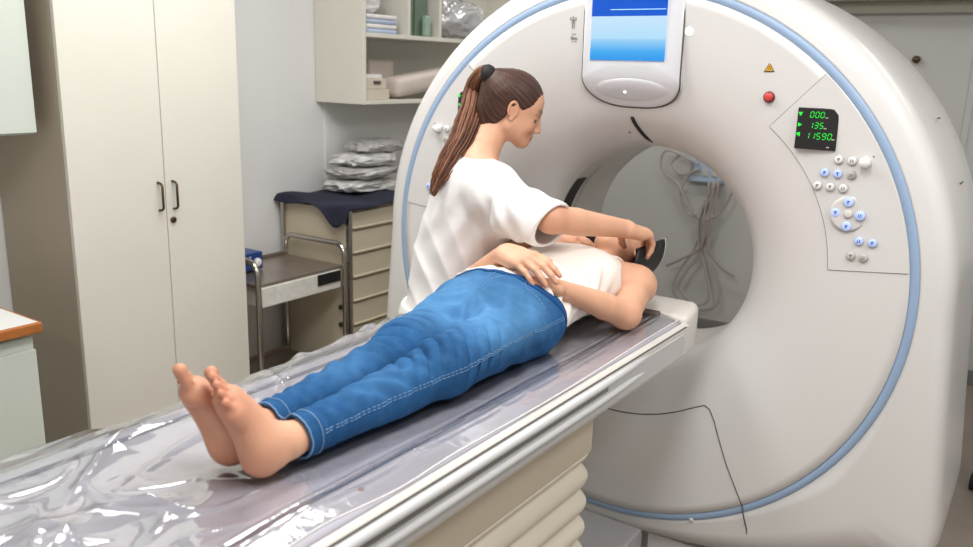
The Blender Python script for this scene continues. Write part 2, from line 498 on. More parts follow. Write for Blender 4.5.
def head(F, c, fwd, up, s=1.0, closed_eyes=True):
    """face with brow, sockets, lids, nose, lips, chin and ears; returns the local frame"""
    fwd = nrm(fwd); up = nrm(np.asarray(up) - fwd * (np.asarray(up) @ fwd)); lf = np.cross(up, fwd)
    c = np.asarray(c, float)
    W = lambda x, y, z: c + (fwd * x + lf * y + up * z) * s
    A = (fwd, lf, up)
    F.ell(W(-.008, 0, .038), V(.092, .073, .082) * s, k=.01, axes=A)          # skull
    F.ell(W(.03, 0, -.01), V(.062, .064, .085) * s, k=.02, axes=A)            # face block
    F.ell(W(.045, 0, .045), V(.046, .058, .05) * s, k=.02, axes=A)            # forehead
    for y in (-1, 1):
        F.cone(W(.002, .052 * y, -.048), W(.07, .016 * y, -.082), .021 * s, .019 * s, k=.035 * s)   # jaw line
        F.ell(W(.062, .034 * y, -.028), V(.026, .024, .024) * s, k=.02, axes=A)  # cheek
    F.ell(W(.080, 0, -.086), V(.018, .020, .016) * s, k=.018, axes=A)         # chin
    F.ell(W(.074, 0, -.058), V(.022, .028, .022) * s, k=.016, axes=A)         # mouth mound
    for y in (-1, 1):
        F.ell(W(.098, .030 * y, .006), V(.018, .020, .0125) * s, k=.014, op='s', axes=A)        # sockets
        F.cone(W(.088, .012 * y, .026), W(.074, .046 * y, .027), .0075 * s, .006 * s, k=.014 * s)  # brow
        F.ell(W(.074, .031 * y, .005), V(.0135, .0165, .0125) * s, k=.004, axes=A)               # lid over eyeball
        F.cone(W(.0875, .020 * y, .0005), W(.083, .044 * y, .001), .0016 * s, .0016 * s, k=.002) # lash line
    F.chain([W(.090, 0, .022), W(.102, 0, -.008), W(.114, 0, -.031)], [.006 * s, .0075 * s, .0092 * s], k=.012 * s)  # nose
    F.cone(W(.086, 0, .014), W(.094, 0, -.034), .0095 * s, .0125 * s, k=.010 * s)
    for y in (-1, 1):
        F.ell(W(.101, .011 * y, -.036), V(.011, .0075, .007) * s, k=.006, axes=A)
    F.cone(W(.0945, -.014, -.0575), W(.0945, .014, -.0575), .0062 * s, .0062 * s, k=.006 * s)
    F.cone(W(.0985, -.005, -.0565), W(.0985, .005, -.0565), .0058 * s, .0058 * s, k=.006 * s)
    F.cone(W(.0965, -.010, -.0685), W(.0965, .010, -.0685), .0066 * s, .0066 * s, k=.004 * s)
    F.cone(W(.104, -.019, -.0628), W(.104, .019, -.0628), .0014 * s, .0014 * s, k=.003, op='s')
    for y in (-1, 1):
        # ear: rim loop round an oval, bowl, lobe
        loop = [W(-.010 + .0155 * math.cos(q) - .004 * math.sin(q), (.0735 + .0035 * (1 - math.cos(q))) * y, .004 + .0265 * math.sin(q)) for q in np.linspace(-.9, 3.9, 12)]
        F.chain(loop, [.0040 * s] * 12, k=.004 * s)
        F.ell(W(-.010, .0725 * y, .002), V(.015, .0055, .024) * s, k=.004, axes=A)
        F.ell(W(-.004, .0745 * y, -.025), V(.008, .0055, .0085) * s, k=.005, axes=A)
        F.ell(W(-.005, .0835 * y, -.002), V(.0065, .0045, .010) * s, k=.004, op='s', axes=A)
        F.cone(W(.006, .0745 * y, -.006), W(.006, .0745 * y, .006), .0035 * s, .003 * s, k=.004)
    return W, A

SK = np.array(lin(216, 166, 136)[:3]); SKR = np.array(lin(200, 126, 100)[:3]); LIP = np.array(lin(188, 100, 92)[:3])
BROW = np.array(lin(84, 56, 42)[:3]); LASH = np.array(lin(52, 36, 30)[:3])
def mixc(cols, w, c): return cols * (1 - w[:, None]) + np.array(c) * w[:, None]
def face_paint(co, cols, W, s=1):
    for y in (-1, 1):
        cols = mixc(cols, .55 * gauss(co, W(.075, .04 * y, -.03), .018 * s), SKR)
        for t in np.linspace(0, 1, 9):
            cols = mixc(cols, .75 * gauss(co, W(.091 - .018 * t * t, (.014 + .036 * t) * y, .027 + .006 * math.sin(2.4 * t)), .0048 * s), BROW)
        for t in np.linspace(0, 1, 7):
            cols = mixc(cols, .85 * gauss(co, W(.0875 - .007 * t, (.018 + .030 * t) * y, -.002 - .002 * math.sin(3 * t)), .0044 * s), LASH)
        cols = mixc(cols, .35 * gauss(co, W(-.008, .08 * y, .0), .02 * s), SKR)
    for t in np.linspace(-1, 1, 9):
        cols = mixc(cols, .6 * gauss(co, W(.1 - .006 * t * t, .018 * t, -.0625), .0062 * s), LIP)
    cols = mixc(cols, .4 * gauss(co, W(.118, 0, -.031), .012 * s), SKR)
    return cols

# ================================================================== the room
WX0, WX1, WY0, WY1, WH = -1.96, 2.9, -2.6, 5.0, 2.75
struct(box('floor', WX0 - .1, WX1 + .1, WY0 - .1, WY1 + .1, -.1, 0, M_floor, bev=0))
struct(box('ceiling', WX0 - .1, WX1 + .1, WY0 - .1, WY1 + .1, WH, WH + .1, M_ceil, bev=0))
struct(box('wall_left', WX0 - .1, WX0, WY0 - .1, WY1 + .1, 0, WH, M_wall, bev=0))
struct(box('wall_right', WX1, WX1 + .1, WY0 - .1, WY1 + .1, 0, WH, M_wall, bev=0))
struct(box('wall_back', WX0, WX1, WY1, WY1 + .1, 0, WH, M_back, bev=0))
struct(box('wall_front', WX0, WX1, WY0 - .1, WY0, 0, WH, M_wall, bev=0))
struct(box('baseboard_back', WX0, WX1, WY1 - .012, WY1, 0, .085, M_base, bev=.003))
struct(box('baseboard_left', WX0, WX0 + .012, 2.16, WY1 - .02, 0, .085, M_base, bev=.003))
struct(box('trim_1', WX0, WX0 + .006, 3.04, 3.075, .09, WH, M_wall, bev=.002))     # cover strip over a wall panel joint
# boxed duct running along the top of the back wall, with a lower lip
struct(box('trim_2', -1.3, WX1, WY1 - .16, WY1, 1.985, 2.2, M_duct, bev=.006))
struct(box('trim_3', -1.3, WX1, WY1 - .05, WY1, 1.925, 1.985, M_duct, bev=.004))
# cover strips on the back wall panels
struct(box('trim_4', .66, .69, WY1 - .008, WY1, .09, 1.92, M_back, bev=.002))

# ================================================================== left side cabinets
t = empty('tall_cabinet', (-1.73, 1.8, 0), 'tall cream two-door cabinet with bronze handles standing by the left wall', 'cabinet')
CX = -1.5
y0, y1, ys = 1.45, 2.14, 1.80
bm = bmesh.new()
box_bm(bm, WX0 + .005, CX - .022, y0, y0 + .02, .0, 2.3, .001)
box_bm(bm, WX0 + .005, CX - .022, y1 - .02, y1, .0, 2.3, .001)
box_bm(bm, WX0 + .005, CX - .022, y0 + .02, y1 - .02, 2.27, 2.3, .001)
box_bm(bm, WX0 + .005, CX - .022, y0 + .02, y1 - .02, .0, .08, .001)
box_bm(bm, WX0 + .005, WX0 + .015, y0 + .02, y1 - .02, .08, 2.27, .001)
carc = finish('carcass', bm, M_cabside, t); carc['label'] = 'brownish cabinet side and carcass'
for a, b in ((y0, ys - .0015), (ys + .0015, y1)):
    d = box('door', CX - .019, CX, a, b, .06, 2.295, M_cab, t, .0015)
    hy = b - .028 if a == y0 else a + .028
    hp = [(CX, hy, 1.065), (CX + .018, hy, 1.068), (CX + .026, hy, 1.076), (CX + .026, hy, 1.154), (CX + .018, hy, 1.162), (CX, hy, 1.165)]
    h = tube('handle', hp, .0045, M_bronze, d, 8); h['label'] = 'dark bronze bow handle'
    if a != y0:
        bm = bmesh.new(); tube_bm(bm, [(CX, hy - .006, 1.025), (CX + .006, hy - .006, 1.025), (CX + .007, hy - .006, 1.025)], [.011, .011, .008], 16)
        finish('cam_lock', bm, M_bronze, d, True)
# base cabinet and worktop at the frame's left edge
t = empty('base_cabinet', (-1.6, .7, 0), 'pale green low cabinet under the wood-edged worktop at far left', 'cabinet')
box('carcass', WX0 + .005, -1.255, .05, 1.165, .09, .80, M_mint, t, .002)
box('plinth', WX0 + .02, -1.32, .07, 1.15, 0, .09, M_base, t, .002)
for a, b in ((.055, .608), (.612, 1.162)): 
    box('door', -1.254, -1.236, a, b, .10, .765, M_mint, t, .002)
wt = empty('worktop', (-1.6, .7, .80), 'white laminate worktop with orange wood edge on the low cabinet', 'worktop')
box('top_panel', WX0 + .005, -1.236, .04, 1.175, .817, .845, M_white_lam, wt, .001)
bm = bmesh.new()
box_bm(bm, -1.2355, -1.22, .04, 1.180, .815, .846, .004)
box_bm(bm, WX0 + .005, -1.236, 1.1755, 1.180, .815, .8455, .001)
e = finish('wood_edge', bm, M_wood, wt); e['label'] = 'orange brown wooden edge strip'
t = empty('wall_cabinet', (-1.76, .8, 1.35), 'pale green wall cupboard hanging at the top left corner', 'cabinet')
box('carcass', WX0 + .003, -1.582, .1, 1.395, 1.345, 2.2, M_mint, t, .002)
for a, b in ((.1, .745), (.75, 1.395)):
    box('door', -1.58, -1.56, a, b, 1.352, 2.2, M_mint, t, .002)

# ================================================================== trolley
t = empty('instrument_trolley', (-1.7, 2.45, 0), 'steel trolley with tube end frames between tall cabinet and drawer chest', 'trolley')
for yy in (2.20, 2.70):
    xa, xb, zt = -1.50, -1.89, .795
    p = [(xa, yy, .06), (xa, yy, .4), (xa, yy, zt - .07)]
    p += [(xa - .055 * (1 - math.cos(a)), yy, zt - .055 + .055 * math.sin(a)) for a in np.linspace(0, PI / 2, 7)]
    p += [(xb + .055 * (1 - math.cos(a)), yy, zt - .055 + .055 * math.sin(a)) for a in np.linspace(PI / 2, 0, 7)]
    p += [(xb, yy, zt - .07), (xb, yy, .4), (xb, yy, .06)]
    tube('end_frame', p, .0125, M_chrome, t, 14)
    for xx in (xa, xb):
        bm = bmesh.new(); tube_bm(bm, [(xx, yy, .075), (xx, yy, .055)], .016, 12)
        box_bm(bm, xx - .012, xx + .012, yy - .012, yy + .012, .04, .06, .002)
        cs = finish('castor', bm, M_rubber, t, False)
        bm = bmesh.new(); tube_bm(bm, [(xx - .009, yy + .008, .03), (xx + .009, yy + .008, .03)], .03, 20)
        finish('wheel', bm, M_rubber, cs, True)
bm = bmesh.new()
box_bm(bm, -1.885, -1.512, 2.205, 2.695, .685, .70, .003)
for zz in (.70,):
    box_bm(bm, -1.885, -1.875, 2.205, 2.695, .70, .715, .002)
finish('top_tray', bm, M_steel, t)
bm = bmesh.new(); box_bm(bm, -1.885, -1.512, 2.205, 2.695, .205, .22, .003); box_bm(bm, -1.885, -1.875, 2.205, 2.695, .22, .24, .002)
finish('lower_tray', bm, M_steel, t)
d = box('drawer', -1.88, -1.505, 2.222, 2.678, .60, .684, M_drawer_w, t, .003); d['label'] = 'scuffed white drawer front'
lb = box('label_plate', -1.506, -1.501, 2.535, 2.675, .632, .682, M_black, d, .001); lb['label'] = 'black label strip'
t = empty('power_supply', (-1.79, 2.32, .70), 'small blue instrument box with white knob on the trolley top', 'instrument')
box('case', -1.87, -1.70, 2.245, 2.40, .708, .785, M_blue_dev, t, .005)
for yy in (2.25, 2.395): box('end_foot', -1.86, -1.71, yy - .008, yy + .008, .70, .71, M_silver, t, .001)
box('side_cheek', -1.865, -1.705, 2.236, 2.246, .706, .787, M_silver, t, .002)
kb = [(-1.70, 2.365, .742), (-1.688, 2.365, .742), (-1.684, 2.365, .742)]
bm = bmesh.new(); tube_bm(bm, kb, [.019, .018, .013], 20); finish('knob', bm, M_btn_w, t, True)
for k in range(3): box('indicator', -1.701, -1.698, 2.28 + .022 * k, 2.29 + .022 * k, .765, .771, M_silver, t, .001)

# ================================================================== drawer chest with navy cloth
t = empty('drawer_chest', (-1.72, 2.98, 0), 'beige metal chest of drawers beside the scanner under navy cloth', 'chest of drawers')
DY0, DY1, DT = 2.735, 3.26, .945
bm = bmesh.new()
box_bm(bm, -1.93, -1.522, DY0, DY1, .09, DT, .004)
finish('body', bm, M_beige, t)
hts = [.855, .74, .625, .51, .395, .28, .165]
tops = [DT - .012] + [h - .012 for h in hts[:-1]]
for hz, tz in zip(hts, tops):
    bm = bmesh.new(); box_bm(bm, -1.545, -1.508, DY0 + .024, DY1 - .012, hz, tz, .004)
    box_bm(bm, -1.509, -1.499, DY0 + .03, DY1 - .018, hz + .001, hz + .010, .003)
    finish('drawer', bm, M_beige, t)
for xx, yy in ((-1.512, DY0 + .008), (-1.93, DY0 - .004), (-1.512, DY1 - .004)):
    ps = box('corner_post', xx - .011, xx + .011, yy - .011, yy + .011, .03, DT + .004, M_chrome, t, .003); ps['label'] = 'chrome corner post'
for zz in (.40, .485):
    bm = bmesh.new(); tube_bm(bm, [(-1.555, DY0, zz), (-1.555, DY0 - .014, zz)], .011, 12); finish('catch', bm, M_black, t, True)
for xx in (-1.9, -1.55):
    for yy in (DY0 + .05, DY1 - .05):
        bm = bmesh.new(); tube_bm(bm, [(xx, yy, .0), (xx, yy, .095)], .02, 12); finish('foot', bm, M_rubber, t, True)

def cloth(name, x0, x1, yy0, yy1, zt, fn, m, nx=60, ny=70, th=.004):
    bm = bmesh.new()
    g = [[bm.verts.new(fn(i / nx, j / ny)) for j in range(ny + 1)] for i in range(nx + 1)]
    for i in range(nx):
        for j in range(ny): bm.faces.new((g[i][j], g[i + 1][j], g[i + 1][j + 1], g[i][j + 1]))
    o = finish(name, bm, m, None, True)
    md = o.modifiers.new('thick', 'SOLIDIFY'); md.thickness = th; md.offset = 1
    return o
def navy_fn(u, v):
    # u across the chest (wall to front), v along it; edges sag over the front and near side
    x = -1.955 + .475 * u; y = 2.66 + .62 * v
    z = DT + .008
    xf, yf = -1.498, DY0 - .014
    drop = 0
    tip = math.exp(-((u - .86) / .16) ** 2) * .075 + .022 + .02 * math.sin(u * 9)
    if y < yf: drop += min((yf - y), .075) / .075 * tip; y = yf - (yf - y) * .35 - .004
    if x > xf: drop += (x - xf) / .02 * (.012 + .02 * math.exp(-(v / .25) ** 2)); x = xf + (x - xf) * .45 + .003
    z += .010 * math.sin(7 * u + 5 * v) * math.sin(9 * v + 1) + .010 + .018 * math.exp(-((u - .15) / .2) ** 2 - ((v - .2) / .2) ** 2) - drop
    return (x, y, z)
tag(cloth('draped_cloth', 0, 0, 0, 0, 0, navy_fn, M_navy), 'dark navy cloth draped over the top of the drawer chest', 'cloth')

# bags of supplies on the chest, towards the back
def bag(name, c, sx, sy, sz, seed, m, label, cat, group=None, parent=None):
    bm = bmesh.new(); bmesh.ops.create_icosphere(bm, subdivisions=5, radius=1)
    r = np.random.RandomState(seed); P = np.array([v.co[:] for v in bm.verts])
    n = wob(P, 3.5, seed) * .12 - np.abs(wob(P, 6, seed + 2)) * .14 + np.abs(wob(P, 11, seed + 1)) * .10 - np.abs(wob(P, 19, seed + 5)) * .05
    n = n * 1.35
    for v, k in zip(bm.verts, n):
        q = v.co * (1 + k)
        e = lambda a, p: math.copysign(abs(a) ** p, a)
        v.co = (c[0] + sx * e(q.x, .75), c[1] + sy * e(q.y, .75), max(c[2] + sz * e(q.z, .8), c[2] - sz * .93))
    o = finish(name, bm, m, parent, True)
    if not parent: tag(o, label, cat, group)
    return o
M_bagw = mat('white_bag_film', (214, 212, 210), .22, spec=.7, noise=.18, nscale=14)
M_bagg = mat('greyish_bag_film', (186, 184, 182), .2, spec=.7, noise=.25, nscale=16)
zb = DT + .026
for i, (dz, sx, sy, sz, dx, dy, mm, lb) in enumerate((
        (.034, .125, .21, .034, 0, .06, M_bagw, 'crinkled clear bag of linens at the bottom of the pile on the chest'),
        (.098, .120, .20, .032, .008, .08, M_bagg, 'greyish crinkled bag second from bottom of the pile on the chest'),
        (.158, .120, .20, .032, -.004, .11, M_bagw, 'silvery crinkled bag second from top of the pile on the chest'),
        (.220, .105, .18, .034, .0, .17, M_bagg, 'topmost crinkled bag of the pile on the drawer chest'))):
    bag('supply_bag', (-1.79 + dx, 3.05 + dy, zb + dz), sx, sy, sz, 20 + i, mm, lb, 'bag', 'bags piled on the drawer chest')

# ================================================================== wall shelf
t = empty('wall_shelf', (-1.8, 3.4, 1.42), 'cream open wall shelf unit hung on the left wall above the chest', 'shelf')
SX0, SX1, SY0, SY1 = WX0 + .003, -1.64, 2.985, 4.45
box('side_panel', SX0, SX1, SY0, SY0 + .02, 1.405, 2.3, M_cab, t, .002)
box('side_panel', SX0, SX1, SY1 - .02, SY1, 1.405, 2.3, M_cab, t, .002)
box('shelf_board', SX0, SX1, SY0 + .02, SY1 - .02, 1.405, 1.425, M_cab, t, .002)
box('shelf_board', SX0, SX1, SY0 + .02, SY1 - .02, 1.715, 1.735, M_cab, t, .002)
box('shelf_board', SX0, SX1, SY0 + .02, SY1 - .02, 2.28, 2.3, M_cab, t, .002)
box('back_panel', SX0, SX0 + .006, SY0 + .02, SY1 - .02, 1.425, 2.28, M_cab, t, .001)
for yy in (3.31, 3.56): box('divider', SX0 + .006, SX1 - .002, yy, yy + .02, 1.735, 2.28, M_cab, t, .002)
# items on the shelf
for i in range(4):
    tag(box('folded_linen', -1.9, -1.66, 3.03, 3.25, 1.735 + .022 * i, 1.756 + .022 * i, M_lblue if i in (0, 2) else M_linen, None, .008, 3, smooth=True),
        ['pale blue folded linen at the bottom of the upper shelf stack', 'white folded linen second from the bottom on upper shelf', 'pale blue folded linen third from the bottom on upper shelf', 'white folded linen topmost of the flat stack on upper shelf'][i], 'linen', 'folded linens on the upper shelf')
bag('linen_bundle', (-1.80, 3.12, 1.735 + .088 + .075), .1, .085, .075, 41, M_linen, 'crumpled white linen bundle resting on the folded linens', 'linen')
def carton(x0, y0, z0, w, d, h, m, label):
    e = empty('carton', (x0 + d / 2, y0 + w / 2, z0), label, 'carton', 'green cartons in the shelf compartment')
    box('carton_body', x0, x0 + d, y0, y0 + w, z0, z0 + h, m, e, .002)
    box('carton_lid', x0 - .002, x0 + d + .002, y0 - .002, y0 + w + .002, z0 + h - .02, z0 + h + .002, m, e, .002)
carton(-1.9, 3.345, 1.736, .075, .2, .2, M_greenfold, 'tall dark green carton at left in the middle shelf compartment')
carton(-1.9, 3.43, 1.736, .09, .2, .30, M_greenfold, 'taller dark green carton at right in the middle shelf compartment')
tag(box('glass_jar', -1.69, -1.655, 3.47, 3.51, 1.736, 1.84, mat('green_glass_jar', (150, 176, 158), .15, noise=.05), None, .012, 3), 'small pale green jar in front of the cartons', 'jar')
bag('plastic_bag', (-1.745, 3.82, 1.84), .14, .22, .105, 52, M_bag, 'clear plastic bag spilling over the shelf edge by the scanner', 'bag')
# lower shelf
t = empty('paper_tray', (-1.75, 3.08, 1.425), 'cream tray box with dark slot at left on the lower shelf', 'box')
box('tray', -1.88, -1.655, 3.02, 3.185, 1.426, 1.475, M_box, t, .003)
box('tray', -1.87, -1.66, 3.02, 3.17, 1.476, 1.525, M_box, t, .003)
sl = box('slot', -1.662, -1.655, 3.075, 3.125, 1.50, 1.515, M_seam, t, .002); sl['label'] = 'dark finger slot'
t2 = box('paper', -1.85, -1.68, 3.02, 3.16, 1.526, 1.545, M_linen, None, .002); tag(t2, 'stack of white papers on the cream tray box', 'papers')
def cushion(name, x0, x1, y0, y1, z0, z1, label, m, rotm=None, bev=.03):
    bm = bmesh.new(); box_bm(bm, x0, x1, y0, y1, z0, z1, bev, 4)
    bmesh.ops.subdivide_edges(bm, edges=bm.edges, cuts=2, use_grid_fill=True)
    c = Vector(((x0 + x1) / 2, (y0 + y1) / 2, (z0 + z1) / 2))
    if rotm: bmesh.ops.rotate(bm, cent=c, matrix=rotm.to_3x3(), verts=bm.verts)
    return tag(finish(name, bm, m, None, True), label, 'cushion', 'vinyl cushions on the lower shelf')
cushion('foam_cushion', -1.945, -1.79, 3.195, 3.385, 1.428, 1.615, 'block-shaped beige vinyl cushion standing on the lower shelf', M_cushion, bev=.02)
cushion('foam_cushion', -1.78, -1.65, 3.25, 3.92, 1.474, 1.572, 'long beige vinyl cushion leaning sideways on the lower shelf', M_cushion, Matrix.Rotation(.13, 4, 'X'), .035)
# next cupboard beyond the shelf
t = empty('wall_cabinet', (-1.5, 4.75, 1.92), 'cream wall cupboard in the far corner above the scanner edge', 'cabinet')
box('carcass', WX0 + .003, -1.30, 4.5, 4.99, 1.93, 2.4, M_cab, t, .003)
box('door', WX0 + .01, -1.305, 4.482, 4.499, 1.935, 2.395, M_cab, t, .002)

# ================================================================== back wall: socket box and cable loops
t = empty('socket_box', (-.62, 4.95, 1.08), 'pale blue socket box on the back wall seen through the bore', 'box')
box('housing', -.76, -.56, 4.94, 5.0, .95, 1.09, M_sockets, t, .006)
for k in range(3): box('socket', -.74 + .06 * k, -.70 + .06 * k, 4.932, 4.941, .99, 1.03, M_btn_g, t, .003)
cabs = [
    ([(-.60, 4.93, 0.96), (-.66, 4.93, 0.73), (-.68, 4.94, 0.55), (-.78, 4.94, 0.36), (-.80, 4.94, 0.24), (-.68, 4.94, 0.155), (-.56, 4.94, 0.165), (-.50, 4.94, 0.25), (-.56, 4.94, 0.42), (-.65, 4.94, 0.56), (-.64, 4.93, 0.73), (-.57, 4.93, 0.97)], M_cable, 'grey cable falling in the widest loop on the back wall'),
    ([(-.62, 4.91, 0.96), (-.63, 4.91, 0.73), (-.62, 4.92, 0.56), (-.72, 4.92, 0.38), (-.75, 4.92, 0.27), (-.64, 4.92, 0.19), (-.56, 4.92, 0.24), (-.60, 4.92, 0.42), (-.66, 4.92, 0.6), (-.66, 4.92, 0.75), (-.59, 4.91, 0.96)], M_cable, 'grey cable falling in the narrower inner loop on the back wall'),
    ([(-.56, 4.9, 0.96), (-.57, 4.9, 0.73), (-.60, 4.91, 0.58), (-.52, 4.93, 0.46), (-.42, 4.94, 0.4)], M_cableb, 'brown cable end sticking out to the right on the back wall'),
    ([(-.58, 4.89, 0.96), (-.60, 4.89, 0.71), (-.64, 4.90, 0.55), (-.76, 4.92, 0.46), (-.86, 4.94, 0.4)], M_cableb, 'brown cable end sticking out to the left on the back wall'),
    ([(-.69, 4.92, 1.03), (-.80, 4.92, 0.99), (-.87, 4.92, 1.05), (-.80, 4.92, 1.11), (-.74, 4.92, 1.05), (-.80, 4.92, 0.88), (-.75, 4.92, 0.76), (-.66, 4.91, 0.73)], M_cable, 'grey cable curling left of the pale blue socket box'),
    ([(-.69, 4.90, 1.06), (-.90, 4.90, 1.13), (-.93, 4.91, 1.01), (-.82, 4.91, 0.93), (-.74, 4.90, 0.81), (-.68, 4.9, 0.75)], M_cable, 'grey cable swinging furthest left above the loops'),
    ([(-.55, 4.91, 1.03), (-.48, 4.92, 0.93), (-.53, 4.91, 0.79), (-.62, 4.88, 0.73)], M_cableb, 'brown cable bowed right under the socket box'),
]
for p, m, lb in cabs: tag(tube('cable', spline(p, 8), .0075, m, None, 8), lb, 'cable', 'cables hanging on the back wall')
bm = bmesh.new(); tube_bm(bm, [(.40, 5.0, 1.695), (.40, 4.97, 1.695), (.40, 4.965, 1.695)], [.02, .018, .01], 14)
tag(finish('wall_fixing', bm, M_bronze, None, True), 'small dark round knob on the back wall above the scanner', 'knob')

# ================================================================== CT scanner
SC = empty('ct_scanner', (0, 2.7, 0), 'large white ring-shaped CT scanner with blue trim and lit screen', 'scanner')
GZ = 1.0
PR = [(.366, 2.62), (.369, 2.595), (.379, 2.555), (.399, 2.515), (.429, 2.475), (.470, 2.438), (.525, 2.408), (.590, 2.386), (.660, 2.371), (.740, 2.360), (.846, 2.349)]
_pr = np.array(PR)
prof = spline([(a, b, 0) for a, b in PR], 4)
_pd = np.array(prof)
def yface(r): return float(np.interp(r, _pd[:, 0], _pd[:, 1]))
NT = 160
TH = np.linspace(0, 2 * PI, NT, endpoint=False)
AZ = .97
def rad(x, z): return math.hypot(x, (z - GZ) / AZ)
ring = lambda r, y: [(r * math.cos(a), y, GZ + AZ * r * math.sin(a)) for a in TH]
loft('front_cover', [ring(p[0], p[1]) for p in prof] + [ring(.8465, 2.36), ring(.8465, 2.40)], M_gantry, SC)
rg = loft('trim_ring', [ring(.8465, 2.40), ring(.8465, 2.353), ring(.849, 2.3505), ring(.857, 2.3485), ring(.866, 2.3495), ring(.870, 2.353), ring(.870, 2.40)], M_ring, SC)
rg['label'] = 'light blue trim ring'
def zb(x): return .118 + .20 * x * x
def outl(R):
    out = []
    for a in TH:
        c, s = math.cos(a), math.sin(a)
        if s >= 0: out.append(R); continue
        rs = 1e9 if abs(c) < 1e-6 else R / (abs(c) - .08 * abs(s))     # sides flare slightly outwards
        if abs(c) - .08 * abs(s) <= 0: rs = 1e9
        lo, hi = .3, 2.
        for _ in range(40):
            m = (lo + hi) / 2
            if GZ + AZ * m * s > zb(m * c): lo = m
            else: hi = m
        rb = lo
        k = .05; h = max(k - abs(rs - rb), 0) / k
        out.append(min(rs, rb) - h * h * k * .25)
    return np.array(out)
def oring(R, y, base=None, mix=1):
    o = outl(R)
    if base is not None: o = base + (o - base) * mix
    return [(q * math.cos(a), y, GZ + AZ * q * math.sin(a)) for q, a in zip(o, TH)]
lay = [ring(.8705, 2.40), ring(.8705, 2.353)]
lay += [oring(.905, 2.353 + .004 * m, .8705, m) for m in (.15, .5, 1)]
lay += [oring(.922, 2.364), oring(.935, 2.378), oring(.944, 2.40), oring(.948, 2.425), oring(.949, 2.432), oring(.9495, 2.6), oring(.948, 2.8), oring(.946, 2.98), oring(.935, 3.02), oring(.90, 3.05), oring(.6, 3.06)]
lay += [ring(.45, 3.06), ring(.40, 3.03), ring(.37, 2.985)]
loft('housing', lay, M_gantry, SC)
ln = loft('bore_liner', [ring(.366, 2.62), ring(.3665, 2.72), ring(.367, 2.85), ring(.368, 2.965), ring(.371, 2.985)], M_liner, SC)
# dark scan window strip on the bore's inside
st = loft('scan_window', [[(r * math.cos(a), y, GZ + AZ * r * math.sin(a)) for a in np.linspace(PI * .79, PI * 1.04, 30)] for r, y in ((.365, 2.628), (.3645, 2.66), (.3645, 2.70))], M_black, SC, closed=False)
st['label'] = 'black scan window strip'
st = loft('scan_window', [[(r * math.cos(a), y, GZ + AZ * r * math.sin(a)) for a in np.linspace(PI * .74, PI * 1.06, 30)] for r, y in ((.365, 2.72), (.3648, 2.74))], M_table_g, SC, closed=False)
# plinth under the covers
bm = bmesh.new(); box_bm(bm, -.86, .86, 2.40, 3.02, 0, .11, .004)
box_bm(bm, .18, .88, 2.374, 2.42, .0, .115, .004); box_bm(bm, -.88, -.18, 2.374, 2.42, .0, .115, .004)
finish('plinth', bm, M_gantry, SC)
bm = bmesh.new(); box_bm(bm, -.84, .84, 2.41, 3.0, .10, .128, 0)
finish('plinth_gap', bm, M_seam, SC)
o = tube('panel_gap', [(x, 2.3575 + .05 * max(0, abs(x) - .80), zb(x) - .001) for x in np.linspace(-.88, .88, 60)], .003, M_raildark, SC, 6); o['label'] = 'dark gap line along the foot of the cover'
def face_pt(x, z, off=0): return (x, yface(min(rad(x, z), .846)) - off, z)
def seam(pts, n=10, parent=SC, r=.0016, smooth=False):
    out = []
    if smooth: q = [(p[0], p[2]) for p in spline([(a, 0, b) for a, b in pts], n)]
    else:
        q = []
        for (a, b), (c, d) in zip(pts, pts[1:]):
            q += [(a + (c - a) * k / n, b + (d - b) * k / n) for k in range(n)]
        q.append(pts[-1])
    o = tube('panel_gap', [face_pt(x, z, .0002) for x, z in q], r, M_seam, parent, 6); o['label'] = 'thin dark panel gap line'
    return o
# lower access cover outline
arc = [(.525 * math.sin(a), GZ - .525 * AZ * math.cos(a)) for a in np.linspace(-.60, .60, 40)]
seam(arc[:-2] + [(.318, .588), (.338, .582), (.360, .552), (.42, .430), (.483, .322)], 4, r=.0018)
seam(arc[2:0:-1] + [(-.318, .588), (-.338, .582), (-.360, .552), (-.42, .430), (-.483, .322)], 4, r=.0018)
for s in (-1, 1):
    o = tube('panel_gap', [(s * .483, 2.3485, .325), (s * .488, 2.344, .306), (s * .494, 2.3455, .282), (s * .502, 2.3535, .25), (s * .506, 2.362, .20), (s * .507, 2.362, .175)], .002, M_seam, SC, 6)
    o['label'] = 'thin dark panel gap line'
